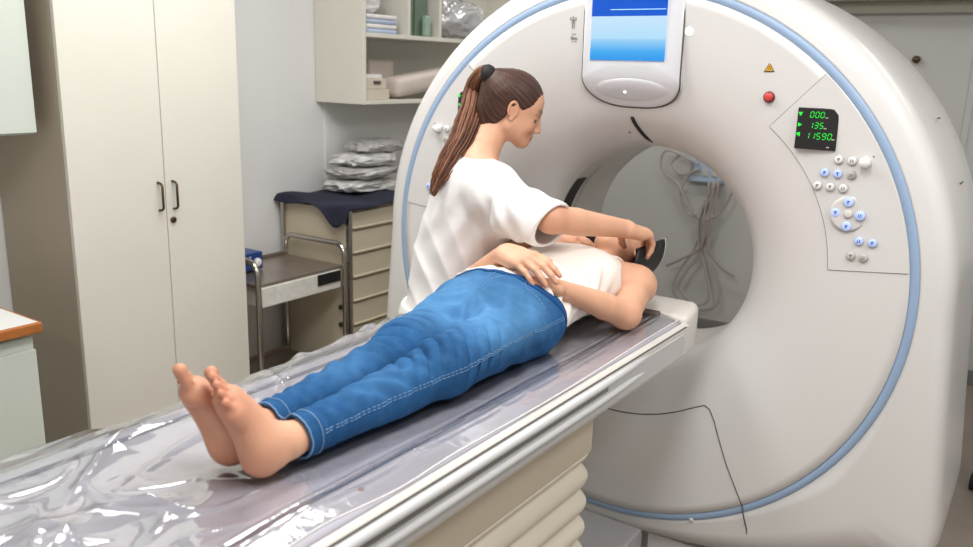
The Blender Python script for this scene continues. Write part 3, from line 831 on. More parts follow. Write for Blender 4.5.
# control panels (mirrored left and right)
SEG7 = {'0': 'abcdef', '1': 'bc', '3': 'abcdg', '5': 'acdfg', '9': 'abcdfg'}
def digits(text, x, z, w, h, y, parent, slant=.12):
    bm = bmesh.new(); tk = w * .2
    segs = {'a': (0, h, w, h), 'g': (0, h / 2, w, h / 2), 'd': (0, 0, w, 0), 'b': (w, h / 2, w, h), 'c': (w, 0, w, h / 2), 'f': (0, h / 2, 0, h), 'e': (0, 0, 0, h / 2)}
    for i, ch in enumerate(text):
        ox = x + i * w * 1.62
        for sg in SEG7[ch]:
            x0, z0, x1, z1 = segs[sg]
            gx = tk * .7 if x0 != x1 else 0; gz = tk * .7 if z0 != z1 else 0
            a = (ox + x0 + gx, z + z0 + gz); b = (ox + x1 - gx, z + z1 - gz)
            hw = tk / 2
            if x0 != x1: q = [(a[0], a[1] - hw), (b[0], b[1] - hw), (b[0], b[1] + hw), (a[0], a[1] + hw)]
            else: q = [(a[0] - hw, a[1]), (a[0] + hw, a[1]), (b[0] + hw, b[1]), (b[0] - hw, b[1])]
            q = [(px + slant * (pz - z), pz) for px, pz in q]
            f = [bm.verts.new((px, y, pz)) for px, pz in q]; k = [bm.verts.new((px, y + .001, pz)) for px, pz in q]
            bm.faces.new(f)
            for j in range(4): bm.faces.new((f[j], k[j], k[(j + 1) % 4], f[(j + 1) % 4]))
    o = finish('digits', bm, M_seg, parent); return o
BT = [('w', .631, 1.381), ('w', .665, 1.381), ('b', .599, 1.344), ('b', .633, 1.344), ('g', .667, 1.344), ('w', .583, 1.307), ('w', .617, 1.307), ('w', .651, 1.307),
      ('B', .669, 1.272), ('B', .639, 1.24), ('B', .702, 1.24), ('B', .671, 1.207), ('c', .671, 1.24), ('b', .707, 1.172), ('b', .741, 1.172), ('g', .691, 1.129), ('g', .723, 1.129)]
def glyph(x, z, y, kind, m, parent):
    bm = bmesh.new()
    def bx(a, b, c, d): box_bm(bm, x + a, x + b, y - .0006, y + .0008, z + c, z + d)
    if kind == 0: bx(-.0012, .0012, -.005, .003); bx(-.0035, .0035, .001, .004)
    elif kind == 1: bx(-.005, .005, -.004, -.0025); bx(-.004, -.0025, -.003, .004); bx(.001, .004, -.001, .003)
    else: bx(-.004, .004, .0012, .003); bx(-.0012, .0012, -.004, .004); bx(-.004, -.002, -.004, -.0015)
    return finish('symbol', bm, m, parent)
for s in (1, -1):
    # polar patch standing 2 mm proud of the face
    rings = []
    A0, A1 = math.radians(7.4), math.radians(47.0)
    for u in np.linspace(0, 1, 12):
        row = []
        for a in np.linspace(A0, A1, 24):
            rin = .640 + .008 * math.sin((a - A0) / (A1 - A0) * PI)
            r = rin + (.8445 - rin) * u
            row.append((s * r * math.cos(a), yface(r) - .002, GZ + AZ * r * math.sin(a)))
        rings.append(row)
    cp = loft('control_panel', rings, M_gantry, SC, closed=False)
    a = [(s * (.640 + .008 * math.sin((t - A0) / (A1 - A0) * PI)) * math.cos(t), GZ + AZ * (.640 + .008 * math.sin((t - A0) / (A1 - A0) * PI)) * math.sin(t)) for t in np.linspace(A0, A1, 24)]
    seam([(s * .843 * math.cos(A0), GZ + AZ * .843 * math.sin(A0))] + a + [(s * .843 * math.cos(A1), GZ + AZ * .843 * math.sin(A1))], 4, cp)
    # display
    xc = s * .5665
    X0, X1 = xc - .053, xc + .053
    yd = 2.3575
    dsp = box('display', X0, X1, yd - .006, yd + .02, 1.402, 1.511, M_black, cp, .002); dsp['label'] = 'black display with green digits'
    yd -= .0072
    digits('000', X0 + .033, 1.4865, .0082, .0145, yd, dsp)
    digits('135', X0 + .033, 1.4585, .0082, .0145, yd, dsp)
    digits('11590', X0 + .026, 1.4305, .0088, .0155, yd, dsp)
    for bs in ([(.003, .013, 1.4955, 1.499), (.0055, .0105, 1.490, 1.4957)], [(.004, .009, 1.462, 1.470), (.0085, .013, 1.464, 1.468)], [(.003, .009, 1.438, 1.445), (.0085, .0115, 1.435, 1.446)]):
        bm = bmesh.new()
        for a_, b_, c_, d_ in bs: box_bm(bm, X0 + a_, X0 + b_, yd, yd + .001, c_, d_)
        finish('display_symbol', bm, M_seg, dsp)
    for ux, uz in ((.072, 1.4855), (.071, 1.4575), (.094, 1.430), (.083, 1.409)):
        bm = bmesh.new(); box_bm(bm, X0 + ux, X0 + ux + .007, yd, yd + .001, uz, uz + .0025); finish('unit_mark', bm, M_dim, dsp)
    for i, (k, x, z) in enumerate(BT):
        r = .0125 if k == 'B' else .0108
        y = yface(rad(x, z)) - (.0055 if k in 'Bc' else .004)
        m = {'w': M_btn_w, 'b': M_btn_b, 'B': M_btn_b, 'g': M_btn_g, 'c': M_padring}[k]
        bt = disc_y('button', s * x, z, y, r, .006, m, cp, .35, 22)
        tube('button_rim', [(s * x + (r + .001) * math.cos(t), y - .001, z + (r + .001) * math.sin(t)) for t in np.linspace(0, 2 * PI, 24, endpoint=False)], .0011, M_btn_g, bt, 6, True)
        if k != 'c': glyph(s * x, z, y - .0062, i % 3, M_blueglyph if k in 'bB' else M_glyph, bt)
    disc_y('keypad_disc', s * .671, 1.24, yface(.71) - .004, .047, .0025, M_padring, cp, .2, 40)
    x, z = s * .698, 1.379
    y = yface(rad(x, z))
    rings = [[(x + r * math.cos(t), yy, z + r * math.sin(t)) for t in np.linspace(0, 2 * PI, 26, endpoint=False)] for r, yy in ((.015, y), (.0145, y - .012), (.013, y - .024), (.011, y - .028))]
    loft('rotary_knob', rings, M_btn_w, cp, True, True, True, True)
    disc_y('pilot_dot', s * .579, 1.341, yface(.55) - .002, .0025, .002, M_black, cp, .3, 10)
    disc_y('pilot_dot', s * .716, 1.396, yface(.82) - .001, .003, .002, M_glyph, cp, .3, 10)
# screen unit
def rounded_panel(xw, ztop, zside, zbot, n=24):
    pts = [(-xw, ztop)]
    for k in range(n + 1):
        a = PI + PI * k / n
        ca, sa = math.cos(a), math.sin(a)
        pts.append((xw * math.copysign(abs(ca) ** .72, ca), zside + (zside - zbot) * math.copysign(abs(sa) ** .92, sa)))
    pts.append((xw, ztop))
    return pts
BX, BCX = .158, .012
pl = rounded_panel(.158, 1.86, 1.572, 1.486)
def bezy(x, z, off):
    t_ = min(1, max(0, (z - 1.485) / .12)); t_ = t_ * t_ * (3 - 2 * t_)
    return (yface(min(.846, rad(x, z))) - off) * (1 - t_) + (2.3465 + .006 - off) * t_
def pring(k, off): return [(BCX + x * k, bezy(BCX + x * k, 1.66 + (z - 1.66) * k, off), 1.66 + (z - 1.66) * k) for x, z in pl]
bz = loft('screen_bezel', [pring(1, -.03), pring(1, .003), pring(.99, .0055), pring(.96, .006), pring(.9, .006), pring(.8, .006), pring(.6, .006), pring(.3, .006)], M_bezel, SC, True, True, False, True)
tube('panel_gap', [(p[0], p[1], p[2]) for p in pring(1.012, .0)], .0022, M_seam, SC, 6, False)
dm = loft('sensor_dome', [[(BCX + a * math.cos(q) * .118, bezy(BCX + a * math.cos(q) * .118, 1.538 + a * math.sin(q) * .034, .0055 + h_), 1.538 + a * math.sin(q) * .034) for q in np.linspace(0, 2 * PI, 40, endpoint=False)] for a, h_ in ((1, 0), (.93, .002), (.75, .0035), (.4, .0045), (.1, .005))], M_bezel, SC, True, True, False, True)
sc = box('screen', -.117, .124, 2.3425, 2.3485, 1.623, 1.84, M_screen, SC, .001); sc['label'] = 'lit blue and white screen'
hd = box('screen_header', -.117, .124, 2.3411, 2.3427, 1.749, 1.84, M_header, sc, 0); hd['label'] = 'dark blue header bar'
box('header_line', -.055, .12, 2.3403, 2.3412, 1.7665, 1.7685, M_hline, hd, 0)
disc_y('glowing_dot', -.007, 1.531, bezy(-.007, 1.531, .010), .0035, .003, M_star, SC, .4, 14)  # tiny white emissive dot on the lower bezel
# small items on the face
x, z = .187, 1.707; il = disc_y('indicator_lamp', x, z, yface(.73), .0125, .006, M_lampw, SC, .5, 24); il['label'] = 'pale lit indicator lamp'
x, z = .430, 1.534; y = yface(rad(x, z))
cl = disc_y('stop_button_collar', x, z, y, .0155, .008, M_darkred, SC, .3, 28)
disc_y('stop_button', x, z, y - .006, .0115, .010, M_red, cl, .5, 26)
x, z = .424, 1.612; y = yface(rad(x, z)) - .001
bm = bmesh.new()
def tri(sz, y, yb):
    p = [(x - sz, z - sz * .75), (x + sz, z - sz * .75), (x, z + sz)]
    f = [bm.verts.new((a, y, b)) for a, b in p]; k = [bm.verts.new((a, yb, b)) for a, b in p]
    bm.faces.new(f)
    for j in range(3): bm.faces.new((f[j], k[j], k[(j + 1) % 3], f[(j + 1) % 3]))
tri(.0145, y, y + .003); ws = finish('warning_sign', bm, M_black, SC)
bm = bmesh.new(); tri(.0115, y - .0005, y + .001); wy = finish('yellow_field', bm, M_yellow, ws)
bm = bmesh.new()
for a in (90, 210, 330):
    a = math.radians(a)
    p = [(x + q * math.cos(a + d), z - .001 + q * math.sin(a + d)) for q, d in ((.0012, 0), (.0052, -.45), (.0052, .45))]
    f = [bm.verts.new((u, y - .001, w)) for u, w in p]; k = [bm.verts.new((u, y, w)) for u, w in p]
    bm.faces.new(f); [bm.faces.new((f[j], k[j], k[(j + 1) % 3], f[(j + 1) % 3])) for j in range(3)]
finish('trefoil', bm, M_black, wy)
# pictograms left of the screen
def pict(boxes, name):
    bm = bmesh.new()
    for a, b, c, d in boxes:
        yy = yface(rad((a + b) / 2, (c + d) / 2)) - .0015
        box_bm(bm, a, b, yy, yy + .004, c, d)
    finish(name, bm, M_glyph, SC)
px, pz = -.187, 1.733
pict([(px - .003, px + .003, pz + .011, pz + .017), (px - .008, px + .008, pz + .006, pz + .009), (px - .005, px + .005, pz - .004, pz + .006), (px - .0045, px - .0015, pz - .017, pz - .004), (px + .0015, px + .0045, pz - .017, pz - .004),
      (px - .011, px - .008, pz + .007, pz + .015), (px + .008, px + .011, pz + .007, pz + .015)], 'person_pictogram')
px, pz = -.185, 1.689
pict([(px - .011, px + .012, pz - .006, pz - .003), (px - .010, px - .004, pz - .003, pz + .004), (px - .004, px + .009, pz - .003, pz + .0005), (px - .007, px + .007, pz + .009, pz + .0105), (px - .009, px + .009, pz - .013, pz - .0115)], 'table_pictogram')
# curved dark slot at the top of the bore and a small sensor beside it
p = [(-.008, 1.455), (-.004, 1.435), (.004, 1.412), (.012, 1.392), (.022, 1.372)]
q = [face_pt(a[0], a[2], .001) for a in spline([(u, 0, w) for u, w in p], 5)]
sl = tube('laser_slot', q, [.004] + [.0065] * (len(q) - 6) + [.006, .005, .004, .003, .002], M_black, SC, 10); sl['label'] = 'curved black slot'
disc_y('sensor', -.036, 1.403, yface(.417) - .001, .004, .003, M_glyph, SC, .4, 12)
# push button on the lower cover
disc_y('cover_stud', .33, .222, 2.352, .007, .006, M_gantry, SC, .5, 16)
# recessed grip on the right flank
pts = [(.9495 * math.cos(a), .9495 * math.sin(a)) for a in np.radians([19.5, 31])]
for (a, b) in pts:
    y_ = 2.64
    tube('flank_cover_gap', [(a * 1.001, y_, GZ + b), (a * 1.001, y_ + .05, GZ + b)], .0022, M_seam, SC, 6)

# ================================================================== patient table
TB = empty('patient_table', (0, 1.2, 0), 'white scanner table with grey rails, side panel and pleated bellows base', 'table')
TZ = .898
def xsec(y):
    h = [(0, TZ - .006), (.225, TZ), (.27, .9025), (.300, .9025), (.311, .9005), (.318, .895), (.319, .885), (.318, .815), (.312, .802), (.300, .797)]
    dl = lambda x, z: .42 * max(0, x - .255) * (z > .85)      # the far shoulder rolls off lower
    return [(-x, y, z - dl(x, z)) for x, z in h[::-1]] + [(x, y, z) for x, z in h[1:]]
loft('cradle', [xsec(y) for y in (.1, .6, 1.0, 1.4, 1.8, 2.21)], M_table_w, TB, False, True, True, True)
# end block: rises a little, with rounded nose
def esec(y, w, zt, zb_, rr=.012):
    return [(-w + rr, y, zt), (w - rr, y, zt), (w, y, zt - rr), (w, y, zb_ + rr), (w - rr, y, zb_), (-w + rr, y, zb_), (-w, y, zb_ + rr), (-w, y, zt - rr)]
eb = loft('end_block', [esec(2.20, .312, .912, .800), esec(2.21, .314, .920, .798), esec(2.26, .313, .926, .798), esec(2.30, .308, .930, .805), esec(2.33, .298, .930, .830), esec(2.352, .285, .926, .865), esec(2.36, .27, .915, .895)], M_table_w, TB, True, True, True, True)
md = eb.modifiers.new('bev', 'BEVEL'); md.width = .006; md.segments = 2; md.limit_method = 'ANGLE'
for s in (1, -1):
    dz = -.026 if s < 0 else 0
    o = [(s * .3185, y, z + dz * (z > .85)) for y, z in [(.1, .812), (.1, .884)] + [(2.150 + .034 * math.cos(a), .848 + .034 * math.sin(a)) for a in np.linspace(PI / 2, -PI / 2, 14)]]
    i = [(s * .3215, p[1] - (.004 if p[1] > 2 else -.0), .848 + (p[2] - .848) * .93) for p in o]
    k = [(s * .305, p[1], p[2]) for p in o]
    loft('side_panel', [k, o, i], M_table_g, TB, False, True, False, True)
    for zc, r in ((.8825 + dz, .0105), (.8455, .0105)):
        pts = [(s * .3225, .1, zc), (s * .3225, 1.0, zc), (s * .3225, 1.5, zc), (s * .319, 1.75, zc - .002), (s * .309, 1.95, zc - .004)]
        tube('rail', spline(pts, 6), r, M_rail, TB, 14)
    o = box('panel_gap', min(s * .312, s * .3192), max(s * .312, s * .3192), .1, 2.19, .8945 + dz, .8968 + dz, M_seam, TB, 0); o['label'] = 'thin dark gap line'
    box('rail_channel', min(s * .305, s * .3222), max(s * .305, s * .3222), .1, 1.70, .857, .873, M_raildark, TB, .002)
    ins = box('end_clip', s * .20 - .035, s * .20 + .035, 2.165, 2.20, .905, .925, M_seam, TB, .004); ins['label'] = 'dark grey clip at the cradle end'
# support beam and bellows under the cradle
box('support_beam', -.262, .262, .15, 1.76, .66, .80, M_tbeige, TB, .01)
rings = []
zs = np.linspace(.13, .665, 90)
for z in zs:
    ph = (z - .13) / .072
    off = .021 * (1 - (2 * (ph % 1) - 1) ** 2) - .02
    xw, ya, yb, rr = .262 + off, .32 - off, 1.775 + off, .05
    row = []
    for cx, cy, a0 in ((xw - rr, yb - rr, 0), (-xw + rr, yb - rr, PI / 2), (-xw + rr, ya + rr, PI), (xw - rr, ya + rr, 3 * PI / 2)):
        for a in np.linspace(a0, a0 + PI / 2, 8): row.append((cx + rr * math.cos(a), cy + rr * math.sin(a), z + 0))
    rings.append(row)
bl = loft('bellows', rings, M_bellows, TB, True, True, True, True); bl['label'] = 'cream pleated bellows'
box('base_plate', -.165, .165, .3, 2.37, .0, .125, M_plate, TB, .006)
# headrest tongue beyond the cradle end
box('headrest_arm', -.09, .09, 2.30, 2.47, .90, .925, M_table_g, TB, .006)

# mattress pad with dark piping
def padz(x, y): return .908 - .012 * (1 - min(1, abs(x) / .21) ** 2) 
PD = empty('mattress', (0, 1.15, .9), 'grey lavender table mattress with dark piping under the plastic sheet', 'mattress')
xs = np.linspace(-.300, .300, 43)
rows = []
for y in np.linspace(.12, 2.19, 60):
    rows.append([(x, y, padz(x, y) + (.004 if abs(x) < .21 else -.001) - .42 * max(0, -x - .255)) for x in xs] + [(.302, y, .9), (-.302, y, .88)])
loft('pad', rows, M_pad, PD, True, True, True, True)
for s in (-1, 1):
    pp = tube('piping', [(s * .216, y, .9085) for y in np.linspace(.12, 2.18, 40)], .0055, M_piping, PD, 8); pp['label'] = 'dark navy piping line'

# clear plastic sheet over the mattress
def sheet():
    U = np.arange(-.405, .2941, .0032); Y = np.arange(.15, 2.212, .0036)
    X = U
    GX, GY = np.meshgrid(X, Y, indexing='ij')
    P = np.stack([GX.ravel(), GY.ravel(), np.zeros(GX.size)], -1)
    x, y = P[:, 0].copy(), P[:, 1]
    def ridge(freq, seed, sx=1., sy=1., sharp=4.):
        w = wob(P * [sx, sy, 0], freq, seed)
        return np.exp(-np.abs(w) * sharp)
    near = np.clip((1.0 - y) / .16, 0, 1)
    left = np.clip((-x - .10) / .08, 0, 1)
    right = np.clip((x - .185) / .03, 0, 1)
    body = np.exp(-((x - .05) / .135) ** 6) * np.clip((y - .80) / .05, 0, 1)
    amp = .016 * near * (1 - .5 * right) + .0045 + .008 * left * (1 - near)
    amp = amp * (1 - .97 * body) * (1 - .75 * np.exp(-((x - .216) / .032) ** 2))
    def crease(freq, seed, ang, st, sharp, thr):
        c_, s_ = math.cos(ang), math.sin(ang)
        Q = np.stack([(P[:, 0] * c_ + P[:, 1] * s_), (-P[:, 0] * s_ + P[:, 1] * c_) * st, P[:, 2]], -1)
        w = wob(Q, freq, seed); m = np.clip(wob(Q, freq * .45, seed + 40) * 1.6 + thr, 0, 1)
        return np.exp(-np.abs(w) * sharp) * m
    z = crease(24, 3, .3, .45, 5, .5) * .85 + crease(34, 5, -.5, .5, 6, .4) * .7 + crease(30, 9, 1.2, .5, 6, .25) * .6 + crease(60, 8, .1, .5, 6, .3) * .22 + .10 * wob(P * [1, .8, 1], 20, 2)
    z = np.clip(z, -.2, 1.5) * amp * 1.1
    z += .0004 * (1 - body) * wob(P * [1, .3, 1], 170, 14) + right * .0010 * np.sin(x * 2 * PI / .021 + 1.8 * wob(P * [0, 1, 0], 9, 21)) * (1 - body)
    base = np.where(np.abs(x) < .21, .908 - .012 * (1 - (np.abs(x) / .21) ** 2) + .0056, .9145)
    base = base - .42 * np.clip(-x - .255, 0, .063)
    zz = base + z
    s = np.clip((x - .18) / .106, 0, 1)
    px = x + s * (.006 * np.sin(y * 5.3) + .010 * np.exp(-((y - .98) / .10) ** 2) - .008 * np.exp(-((y - .8) / .08) ** 2) + .002)
    zz = np.where(x > .25, np.minimum(zz, .9135 - (x - .25) * .12 + .006 * (1 - s)), zz)
    ovl = np.clip(-.318 - x, 0, 1)
    px = np.where(ovl > 0, -.318 - ovl * .45, px)
    crk = .7 + .35 * np.abs(wob(P * [1, 1, 0], 48, 33))
    lift = (.046 * np.exp(-((y - 1.60) / .22) ** 2) * np.exp(-((x + .300) / .050) ** 2) + .008 * np.exp(-((y - 1.10) / .22) ** 2) * np.exp(-((x + .29) / .06) ** 2) + .008 * np.exp(-((y - .80) / .07) ** 2) * np.exp(-((x + .27) / .05) ** 2)) * crk
    zz = zz + lift - ovl * 1.1
    lim = np.where(y > .80, .030, .06)
    zz = np.minimum(zz, .91 + lim + lift)
    me = bpy.data.meshes.new('plastic_sheet')
    nx, ny = len(X), len(Y)
    co = np.stack([px, y, zz], -1)
    idx = np.arange(nx * ny).reshape(nx, ny)
    q = np.stack([idx[:-1, :-1], idx[1:, :-1], idx[1:, 1:], idx[:-1, 1:]], -1).reshape(-1, 4)
    me.from_pydata(co.tolist(), [], q.tolist()); me.update()
    o = finish_me('plastic_sheet', me, M_film, None, True)
    tag(o, 'crinkled clear plastic sheet covering the scanner table', 'plastic sheet')
    hem = []
    pts = [(co[idx[-1, k]][0], co[idx[-1, k]][1], co[idx[-1, k]][2]) for k in range(0, ny, 3)]
    h = tube('hem', pts, .0015, M_linen, o, 6); h['label'] = 'white welded hem'
    pts = [(co[idx[i, -1]][0], co[idx[i, -1]][1], co[idx[i, -1]][2] + .001) for i in range(8, nx, 3)]
    h = tube('hem', pts, .0015, M_linen, o, 6); h['label'] = 'white welded hem'
    return o
sheet()
for i, (x, y) in enumerate(((.250, .93), (.250, 1.72), (.250, 1.99))):
    tag(disc_y('press_stud', 0, 0, 0, .006, .004, M_darkred if i == 0 else M_glyph, None, .4, 12), ['small reddish stud under the sheet near the feet', 'small stud under the sheet below the hip', 'small stud under the sheet near the elbow'][i], 'stud', 'studs along the mattress edge')
    o = COL.objects[-1]; o.rotation_euler = (-PI / 2, 0, 0); o.location = (x, y, .905)

# head holder on the table's end
HH = empty('head_holder', (.02, 2.38, .93), 'black curved head holder with white rim around the head of the lying person', 'head holder')
rows = []
ths = np.radians(np.linspace(-196, 16, 36))
def hh(r, th, y): 
    return (.02 + r * math.cos(th), y + .02 * math.sin(th), 1.054 + r * 1.02 * math.sin(th))
o = [[hh(.114, a, y) for a in ths] + [hh(.103, a, y) for a in ths[::-1]] for y in (2.245, 2.31, 2.38, 2.44)]
loft('shell', o, M_black, HH, True, True, True, True)
w = tube('rim', [hh(.1085, a, 2.442) for a in ths], .0065, M_table_w, HH, 10); w['label'] = 'white rim'
box('holder_foot', -.06, .10, 2.29, 2.45, .926, .945, M_black, HH, .004)

# ================================================================== equipment behind the scanner at right
t = empty('swivel_chair', (1.27, 3.62, 0), 'black wheeled chair at the right edge behind the scanner', 'chair')
bm = bmesh.new()
for a in range(5):
    an = a * 2 * PI / 5 + .5
    tube_bm(bm, [(1.27, 3.62, .10), (1.27 + .25 * math.cos(an), 3.62 + .25 * math.sin(an), .075)], [.024, .016], 10)
finish('base_star', bm, M_black, t, True)
for a in range(5):
    an = a * 2 * PI / 5 + .5
    bm = bmesh.new(); cx, cy = 1.27 + .25 * math.cos(an), 3.62 + .25 * math.sin(an)
    tube_bm(bm, [(cx - .012, cy, .031), (cx + .012, cy, .031)], .03, 16); tube_bm(bm, [(cx, cy, .03), (cx, cy, .08)], .008, 8)
    finish('castor', bm, M_rubber, t, True)
tube('column', [(1.27, 3.62, .09), (1.27, 3.62, .42)], .026, M_black, t, 14)
box('seat', 1.02, 1.50, 3.40, 3.84, .40, .47, M_black, t, .03, 4, smooth=True)
box('backrest', 1.06, 1.46, 3.82, 3.88, .45, .9, M_black, t, .025, 4, smooth=True)

# ================================================================== the lying person
def foot(F, heel, t, m, ankle, L=.235):
    """bare foot: heel point at the back underside, t toward the toes, m toward the big toe"""
    t = nrm(t); m = nrm(np.asarray(m) - t * (t @ np.asarray(m))); heel = np.asarray(heel, float)
    s = L / .235
    up = np.asarray(ankle, float) - heel; up = up - t * (up @ t) - m * (up @ m); up = nrm(up)
    W = lambda a, b, c: heel + (t * a + m * b + up * c) * s
    A = (t, m, up)
    F.ell(W(.030, -.002, .030), V(.036, .031, .034) * s, k=.02, axes=A)
    F.cone(W(.028, 0, .034), W(.162, .022, .026), .029 * s, .023 * s, k=.03, flat=(up, .85))
    F.cone(W(.03, -.008, .028), W(.150, -.026, .017), .027 * s, .017 * s, k=.03)
    F.cone(W(.052, 0, .060), W(.165, .010, .026), .031 * s, .018 * s, k=.03)
    F.cone(W(.10, .012, .040), W(.172, -.004, .022), .024 * s, .017 * s, k=.03)
    F.ell(W(.160, .030, .020), V(.022, .015, .017) * s, k=.016, axes=A)
    F.ell(W(.148, -.034, .016), V(.022, .012, .014) * s, k=.016, axes=A)
    F.ell(W(.075, 0, .012), V(.05, .012, .012) * s, k=.01, axes=A)
    F.ell(W(.10, .030, .004), V(.045, .016, .014) * s, k=.02, op='s', axes=A)      # arch
    # ankle with both malleoli, Achilles tendon
    F.cone(W(.050, 0, .045), ankle, .031 * s, .029 * s, k=.025)
    F.ell(np.asarray(ankle) + (m * .031 - t * .004 - up * .022) * s, V(.013, .010, .013) * s, k=.014, axes=A)
    F.ell(np.asarray(ankle) + (-m * .031 - t * .008 - up * .030) * s, V(.013, .010, .013) * s, k=.014, axes=A)
    toes = [((.168, .030, .020), (.203, .031, .019), (.227, .029, .019), (.0135, .0105, .0140)),
            ((.170, .009, .022), (.203, .0095, .027), (.226, .009, .016), (.0095, .0075, .0098)),
            ((.166, -.008, .021), (.195, -.0085, .026), (.215, -.009, .015), (.0090, .0070, .0092)),
            ((.158, -.023, .019), (.183, -.025, .023), (.202, -.025, .013), (.0086, .0068, .0088)),
            ((.148, -.036, .016), (.170, -.039, .018), (.186, -.039, .012), (.0086, .0068, .0088))]
    tips = []
    for a, b, c, r in toes:
        fs = [cone_fn(W(*a), W(*b), r[0] * s, r[1] * s), cone_fn(W(*b), W(*c), r[1] * s, r[2] * s)]
        lo = np.min([f[1] for f in fs], 0); hi = np.max([f[2] for f in fs], 0)
        F.put(lo, hi, lambda X, Y, Z, fs=fs: smin(fs[0][0](X, Y, Z), fs[1][0](X, Y, Z), .004), .0025 * s)
        tips.append(W(*c))
    return W, tips

# joints (metres); her left side is at larger x
P_hipL, P_kneeL, P_ankL = V(.100, 1.70, .99), V(.122, 1.32, .980), V(.100, .905, .958)
P_hipR, P_kneeR, P_ankR = V(-.080, 1.70, .99), V(-.008, 1.345, .982), V(.022, .905, .960)
heelL, heelR = V(.082, .846, .915), V(.014, .838, .915)
tL, tR = nrm((-.032, -.066, .19)), nrm((-.048, -.062, .18))
mL, mR = V(-.86, .42, -.1), V(.86, -.50, .2)
P_shL, P_shR = V(.165, 2.175, .995), V(-.145, 2.17, .995)
P_elL, P_wrL = V(.222, 1.985, .962), V(.134, 1.765, 1.064)
P_elR, P_wrR = V(-.225, 1.86, .975), V(-.012, 1.742, 1.135)
FB = Field((-.34, .70, .885), (.36, 2.56, 1.20), .0034)
# trunk
fz = (V(0, 0, 1), .62)
FB.chain([V(.005, 1.68, .995), V(.005, 1.80, .995), V(.01, 1.92, 1.0), V(.01, 2.08, 1.005)], [.135, .128, .126, .145], k=.03, flat=fz)
FB.cone(V(-.11, 2.15, .995), V(.13, 2.15, .995), .062, .062, k=.04)
for s_ in (-1, 1): FB.ell((.01 + .072 * s_, 2.045, 1.043), (.064, .066, .045), k=.03)
# neck and head
Hc = V(.022, 2.350, 1.030)
FB.cone(V(.01, 2.16, 1.0), V(.018, 2.29, 1.015), .056, .047, k=.03)
Wp, Ap = head(FB, Hc, (-.30, -.06, 1), (0, 1, .06), .88)
# arms
for sh_, el_, wr_ in ((P_shL, P_elL, P_wrL), (P_shR, P_elR, P_wrR)):
    FB.ell(sh_, (.056, .056, .056), k=.03)
    FB.chain([sh_, sh_ * .45 + el_ * .55, el_], [.048, .044, .039], k=.02)
    FB.ell(el_, (.039, .039, .037), k=.015)
    FB.chain([el_, el_ * .68 + wr_ * .32, wr_], [.038, .038, .0235], k=.012, flat=(V(0, .1, 1), .94))
# hands: left lies on the belly, right rests over it
H1 = FB.child(P_wrL - .22, P_wrL + .22)
kn1, nl1 = hand(H1, P_wrL, V(-.78, -.58, .22), V(.15, .30, 1), V(-.3, .9, 0), L=.170, curl=((.15, .2, .15), (.15, .2, .15), (.18, .25, .15), (.2, .25, .2)))
FB.merge(H1, .004)
H2 = FB.child(P_wrR - .22, P_wrR + .24)
kn2, nl2 = hand(H2, P_wrR, V(.93, -.27, -.02), V(.02, -.40, 1), V(.3, .9, 0), L=.180, curl=((.24, .42, .22), (.30, .42, .25), (.34, .42, .25), (.38, .42, .28)), spread=(.04, .0, -.05, -.10), tcurl=(.6, .3))
FB.merge(H2, .003)
# shins and feet, each side on its own so the two never fuse
FBL = FB.child((-.34, .70, .885), (.36, 1.5, 1.2)); FBR = FB.child((-.34, .70, .885), (.36, 1.5, 1.2))
for f_, an_, kn_ in ((FBL, P_ankL, P_kneeL), (FBR, P_ankR, P_kneeR)):
    f_.chain([an_, an_ * .6 + kn_ * .4, kn_], [.029, .032, .032], k=.02)
WL, tipsL = foot(FBL, heelL, tL, mL, P_ankL, .196)
WR, tipsR = foot(FBR, heelR, tR, mR, P_ankR, .199)
FB.merge(FBL, .002); FB.merge(FBR, .002)
FB.chain([P_kneeL, P_hipL], [.034, .05], k=.01); FB.chain([P_kneeR, P_hipR], [.034, .05], k=.01)
me, co = FB.mesh('person')
cols = np.tile(SK, (len(co), 1))
cols = face_paint(co, cols, Wp, .88)
for k in kn1 + kn2: cols = mixc(cols, .4 * gauss(co, k, .010), SKR)
for p, r in nl1 + nl2: cols = mixc(cols, .35 * gauss(co, p, .008), SKR)
for W_, tp in ((WL, tipsL), (WR, tipsR)):
    for q in tp: cols = mixc(cols, .55 * gauss(co, q, .012), SKR)
    cols = mixc(cols, .55 * gauss(co, W_(.02, 0, .005), .03), SKR)
    cols = mixc(cols, .55 * gauss(co, W_(.165, .02, .004), .022), SKR)
    cols = mixc(cols, .5 * gauss(co, W_(.15, -.03, .004), .022), SKR)
cols = mixc(cols, .4 * gauss(co, P_elL + V(0, 0, -.03), .03), SKR)
cols = mixc(cols, .38 * np.clip((.905 - co[:, 1]) / .08, 0, 1), np.array(lin(178, 118, 92)[:3]))
set_col(me, cols)
P1 = finish_me('person', me, M_skin, None, True)
tag(P1, 'person lying on the scanner table in white top and blue jeans, hands crossed on belly', 'person')
bvh1 = BVHTree.FromPolygons([tuple(v) for v in co], [tuple(p.vertices) for p in me.polygons])

